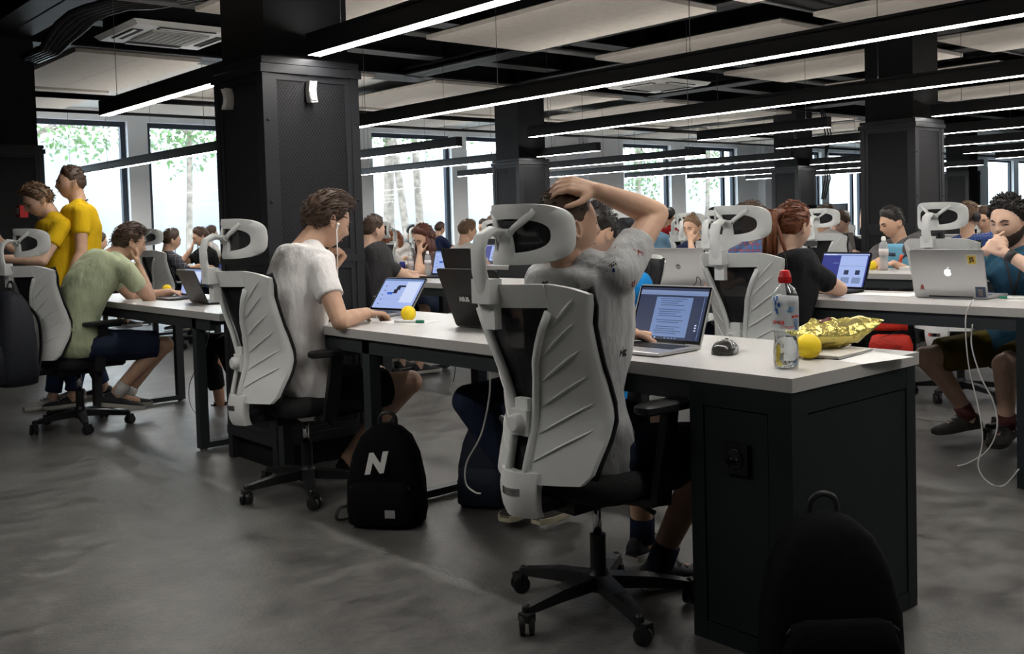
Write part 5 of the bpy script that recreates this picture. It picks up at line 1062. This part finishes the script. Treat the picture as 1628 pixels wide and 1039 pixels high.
def book(label, p, yaw, w_, d_, h_, m, pages=None, nm='notebook', cat='notebook', z=TZ):
    t = thing(nm, label, cat, (p[0], p[1], z), yaw); MB().box(-w_/2, w_/2, -d_/2, d_/2, h_*.75, h_).build('cover', m, t); MB().box(-w_/2, w_/2, -d_/2, d_/2, 0, h_*.2).build('back_cover', m if nm != 'notebook' else M_blkp, t); MB().box(-w_/2+.004, w_/2-.002, -d_/2+.003, d_/2-.003, h_*.2, h_*.75).build('pages', pages or M_paper, t)
book('cream notebook with a dark back under the snack bag', (-.165, .45), D2(4), .15, .21, .011, mat('cream_cover', (.6, .57, .52), .5)); book('thin white notebook behind the snack bag', (-.26, .545), D2(4), .12, .15, .008, M_paper)
def sheet(label, p, yaw, w_=.21, d_=.15, z=TZ): return tag_loc(MB().slab(lambda u, v: (-w_/2+w_*u, -d_/2+d_*v, .0005+.004*(u*v)**3), 6, 6, (0, 0, .0004)).build('paper_sheet', M_paper), label, 'paper', (p[0], p[1], z), yaw)
def tag_loc(o, label, cat, loc, rz): o.location = loc; o.rotation_euler.z = rz; return tag(o, label, cat)
sheet('sheet of paper by the end of the near desk', (-.05, .44), D2(80)); sheet('white papers under the yellow ball', (-2.08, .30), D2(8), .24, .16); sheet('loose paper on the third row desk', (-2.45, 4.28), D2(5)); sheet('white papers beside the bearded man', (-.38, 2.48), D2(-5), .25, .16); sheet('paper beside the ponytail woman\'s elbow', (-1.12, 2.5), D2(3), .3, .15)
def pen(label, p, yaw, m, z=TZ):
    t = thing('marker_pen', label, 'pen', (p[0], p[1], z+.010), yaw); MB().tube([(-.06, 0, 0), (.04, 0, 0)], .006, 10).build('barrel', M_paper, t, True); MB().tube([(.04, 0, 0), (.075, 0, 0)], .0068, 10).build('pen_cap', m, t, True)
GRN = mat('green_plastic', (.0, .16, .09), .4); pen('white marker with a green cap on the papers', (-2.02, .255), D2(28), GRN); pen('white marker with a green cap beside the bearded man', (-.48, 2.46), D2(175), GRN)
t = thing('computer_mouse', 'flat black mouse in front of the bearded man', 'mouse', (-.33, 2.28, TZ)); MB().ell((0, 0, .004), (.032, 0, 0), (0, .055, 0), (0, 0, .02), 18, 10).build('shell', M_blkp, t, True)
t = thing('headphones', 'yellow and black ear defenders beside the printed T-shirt', 'headphones', (-2.36, 4.48, TZ)); m_ = MB(); m_.tube([(.05*math.cos(q), .0, .035+.05*math.sin(q)) for q in [PI*j/10-.3 for j in range(12)]], .008, 8); m_.build('headband', M_blkp, t, True)
for q in (-1, 1): MB().tube([(q*.035, 0, .03), (q*.045, 0, .03), (q*.065, 0, .03), (q*.07, 0, .03)], [.028, .032, .032, .024], 16).build('ear_cup', M_yel, t, True)
book('short stack of papers in front of the printed T-shirt', (-1.98, 4.5), 0, .2, .16, .025, M_paper, nm='paper_stack', cat='papers')
# dark monitors far back
def monitor(label, x, y, rz, w_=.55, h_=.32, z=TZ, rim=None):
    t = thing('monitor', label, 'monitor', (x, y, z), rz); MB().box(-w_/2, w_/2, -.015, .02, .12, .12+h_).build('housing', rim or M_blkp, t); MB().box(-w_/2+.012, w_/2-.012, -.018, -.015, .132, .108+h_).build('screen', M_bez, t); MB().box(-.03, .03, .0, .02, .01, .14).build('stand_neck', M_blkp, t); MB().box(-.12, .12, -.08, .08, 0, .012).build('stand_foot', M_blkp, t)
p = AY(1448, 340, 8.6); monitor('dark monitor with a white frame behind the man in the printed T-shirt', p.x, p.y, 0, .45, .30, TZ, mat('white_rim', (.7, .7, .7), .4))
p = AY(1312, 328, 12.6); monitor('dark monitor standing far behind the covered-face man', p.x, p.y, 0, .8, .45, TZ)
# chairs with nobody in view, farther rows
K = 0
for k, xs in ((2, (-4.3, -8.8, -9.9)), (3, (-4.9, -6.2, -9.2)), (4, (-2.2, -4.6, -6.6, -8.4)), (5, (-3.9, -6.5, -9.0)), (6, (-4.4, -7.0))):
    for i, xx in enumerate(xs):
        chair('empty white framed chair before the %s desk row, %s from right' % (ORD[k], ORD[i]), xx, 2.04*k-.35+.1*random.random(), D2(random.uniform(-15, 15)), group='empty chairs in the back rows')
for k, xs in ((1, (-4.6, -6.9)), (2, (-6.1, -7.7)), (3, (-2.1, -5.3)), (4, (-6., -8.))):
    for i, xx in enumerate(xs):
        chair('chair with its black front towards us beyond the %s desk row, %s from right' % (ORD[k], ORD[i]), xx, 2.04*k+1.08, PI+D2(random.uniform(-15, 15)), group='chairs facing us in the back rows')
chair('chair under the bearded man', -.62, 3.08, PI)
# ================================================================== backpacks
def rbox(mb, prof, n=28, e=.55):                                  # loft of rounded rectangles: (z, half width, half depth, y offset)
    mb.loft([[(w_*math.copysign(abs(math.cos(q))**e, math.cos(q)), yo+d_*math.copysign(abs(math.sin(q))**e, math.sin(q)), z) for q in [2*PI*j/n for j in range(n)]] for z, w_, d_, yo in prof])
def backpack(label, loc, rz, m, H=.40, W=.15, D=.09, m2=None, tilt=0., straps=True, tagm=None):
    t = thing('backpack', label, 'backpack', loc, rz); t.rotation_euler.x = tilt
    b = MB(); rbox(b, [(0, W*.85, D*.8, 0), (.008, W*.97, D*.97, 0), (H*.15, W*1.03, D*1.05, 0), (H*.45, W, D, .0), (H*.7, W*.86, D*.86, .01), (H*.87, W*.66, D*.68, .015), (H*.96, W*.4, D*.45, .02), (H, W*.15, D*.2, .02)]); b.build('main_compartment', m, t, True)
    p = MB(); rbox(p, [(H*.04, W*.78, D*.3, -D*1.0), (H*.06, W*.84, D*.36, -D*1.0), (H*.3, W*.84, D*.36, -D*.98), (H*.44, W*.72, D*.22, -D*.95), (H*.47, W*.5, D*.1, -D*.93)]); pk = p.build('front_pocket', m2 or m, t, True)
    z_ = MB(); z_.tube([(W*.8*math.cos(q), -D*1.06+.02*abs(math.sin(q)), H*.40+.02*math.sin(q)) for q in [PI*j/8 for j in range(9)]], .003, 6); z_.build('zip', M_blkp, pk, True)
    h = MB(); h.tube(catmull([V(q) for q in ((-.035, .03, H*.95), (-.03, .035, H*1.06), (0, .035, H*1.10), (.03, .035, H*1.06), (.035, .03, H*.95))], 5), .008, 8, flat=.4); h.build('top_handle', M_blkp, t, True)
    if straps:
        for s_ in (-1, 1): g = MB(); g.tube(catmull([V(q) for q in ((s_*.04, D*.6, H*.9), (s_*.06, D*1.35, H*.7), (s_*.075, D*1.4, H*.4), (s_*.11, D*1.0, H*.12))], 4), .022, 8, flat=.35); g.build('shoulder_strap', M_blkp, t, True)
    if tagm: MB().box(W*.18, W*.18+.04, -D*1.375, -D*1.365, H*.13, H*.13+.03).build('sewn_label', tagm, t)
    return t
M_bagk = mat('black_nylon', (.0035, .0035, .004), .85, bump=.2, bs=30, spec=.12); M_lblg = mat('grey_label', (.35, .35, .35), .7)
bp = backpack('black backpack with a white letter N standing by the desk leg', (-1.83, .0, 0), D2(38), M_bagk, H=.385, W=.15, D=.085, tagm=M_lblg)
put_text('N', .10, mat('white_print', (.62, .62, .6), .6), bp, (-.015, -.098, .25), (1, 0, .12), (0, -1, .22), shear=.3, bold=.006, ext=.001)
sl = MB(); sl.tube(catmull([V(q) for q in ((-.13, .02, .06), (-.185, -.01, .055), (-.2, -.03, .03), (-.19, -.03, .012), (-.14, .01, .012))], 4), .012, 8, flat=.4); sl.build('loose_strap', M_blkp, bp, True)
backpack('large black backpack leaning on the cabinet at the bottom right', (.095, .0, 0), D2(50), M_bagk, H=.42, W=.165, D=.09, tagm=M_lblg)
backpack('dark navy backpack hanging on the chair of the man in green', (-4.64, -.63, .33), D2(14), mat('navy_nylon', (.006, .008, .015), .75, bump=.25, bs=30), H=.52, W=.18, D=.11)
backpack('navy backpack on the floor under the near desk', (-1.76, .46, 0), D2(30), mat('deep_navy_nylon', (.007, .012, .026), .75, bump=.25, bs=30), H=.36, W=.12, D=.1)
rb = backpack('red and black backpack under the second row desk', (-1.72, 3.62, .24), D2(35), M_bagk, H=.36, W=.15, D=.09, m2=mat('red_nylon', (.62, .03, .015), .6, bump=.3, bs=30))
MB().slab(lambda u, v: (-.10+.2*u, -.075-.02*math.sin(PI*u), .19+.11*v), 8, 4, (0, .02, 0)).build('red_panel', MATS['red_nylon'], rb, True)
cr = MB(); cr.tube([(-.09, -.135, .05), (.06, -.135, .10), (-.07, -.135, .15), (.07, -.12, .2)], .003, 6); cr.build('bungee_cord', M_blkp, rb, True)
st_ = thing('stool', 'low black stool carrying the red and black backpack', 'stool', (-1.72, 3.62, 0)); MB().tube([(0, 0, .215), (0, 0, .238)], .16, 24).build('seat', M_fab, st_, auto=40); 
for q in range(4): MB().tube([(.12*math.cos(q*PI/2+.7), .12*math.sin(q*PI/2+.7), 0), (.1*math.cos(q*PI/2+.7), .1*math.sin(q*PI/2+.7), .216)], .01, 8).build('leg', M_blkp, st_, True)
# ================================================================== cables
def cable(label, pts, r=.003, m=None): return tag(MB().tube(catmull([V(p) for p in pts], 6), r, 6).build('cable', m or M_cable_w, None, True), label, 'cable')
y = .03
cable('white cable hanging from the near desk to the floor', [AY(779, 585, y), AY(778, 630, y), AY(765, 690, y), AY(742, 735, y), AY(741, 768, y), AY(755, 782, y), AY(764, 784, y)], .0032)
yy = 2.06
cable('white charger cable looping down in front of the second row desk, left strand', [AY(1548, 476, 2.1), AY(1543, 483, yy), AY(1535, 510, yy), AY(1540, 580, yy), AY(1556, 650, yy), AY(1562, 700, yy), AY(1555, 740, yy), AY(1570, 765, yy), AY(1595, 772, yy), AY(1620, 745, yy)], .003)
cable('white charger cable crossing to the floor in front of the bearded man', [AY(1546, 515, yy), AY(1545, 550, yy), AY(1560, 600, yy), AY(1580, 640, yy), AY(1585, 680, yy), AY(1570, 715, yy), AY(1540, 735, yy), AY(1522, 740, yy)], .003)
cable('grey cable looping to the floor beside the left desk leg', [AY(334, 518, .3), AY(325, 560, .3), AY(305, 600, .3), AY(300, 625, .3), AY(305, 648, .3), AY(318, 664, .3)], .003, mat('grey_cable', (.25, .24, .23), .6))
cable('thin dark cable below the near desk in the distance', [AY(725, 580, 2.3), AY(722, 600, 2.3), AY(718, 615, 2.3)], .003, M_blkp)
cable('thin black cable on the wide silver laptop lid', [AY(1095, 458, 2.4), AY(1106, 450, 2.38), AY(1108, 440, 2.39), AY(1114, 446, 2.38), AY(1114, 458, 2.4)], .0025, M_blkp)
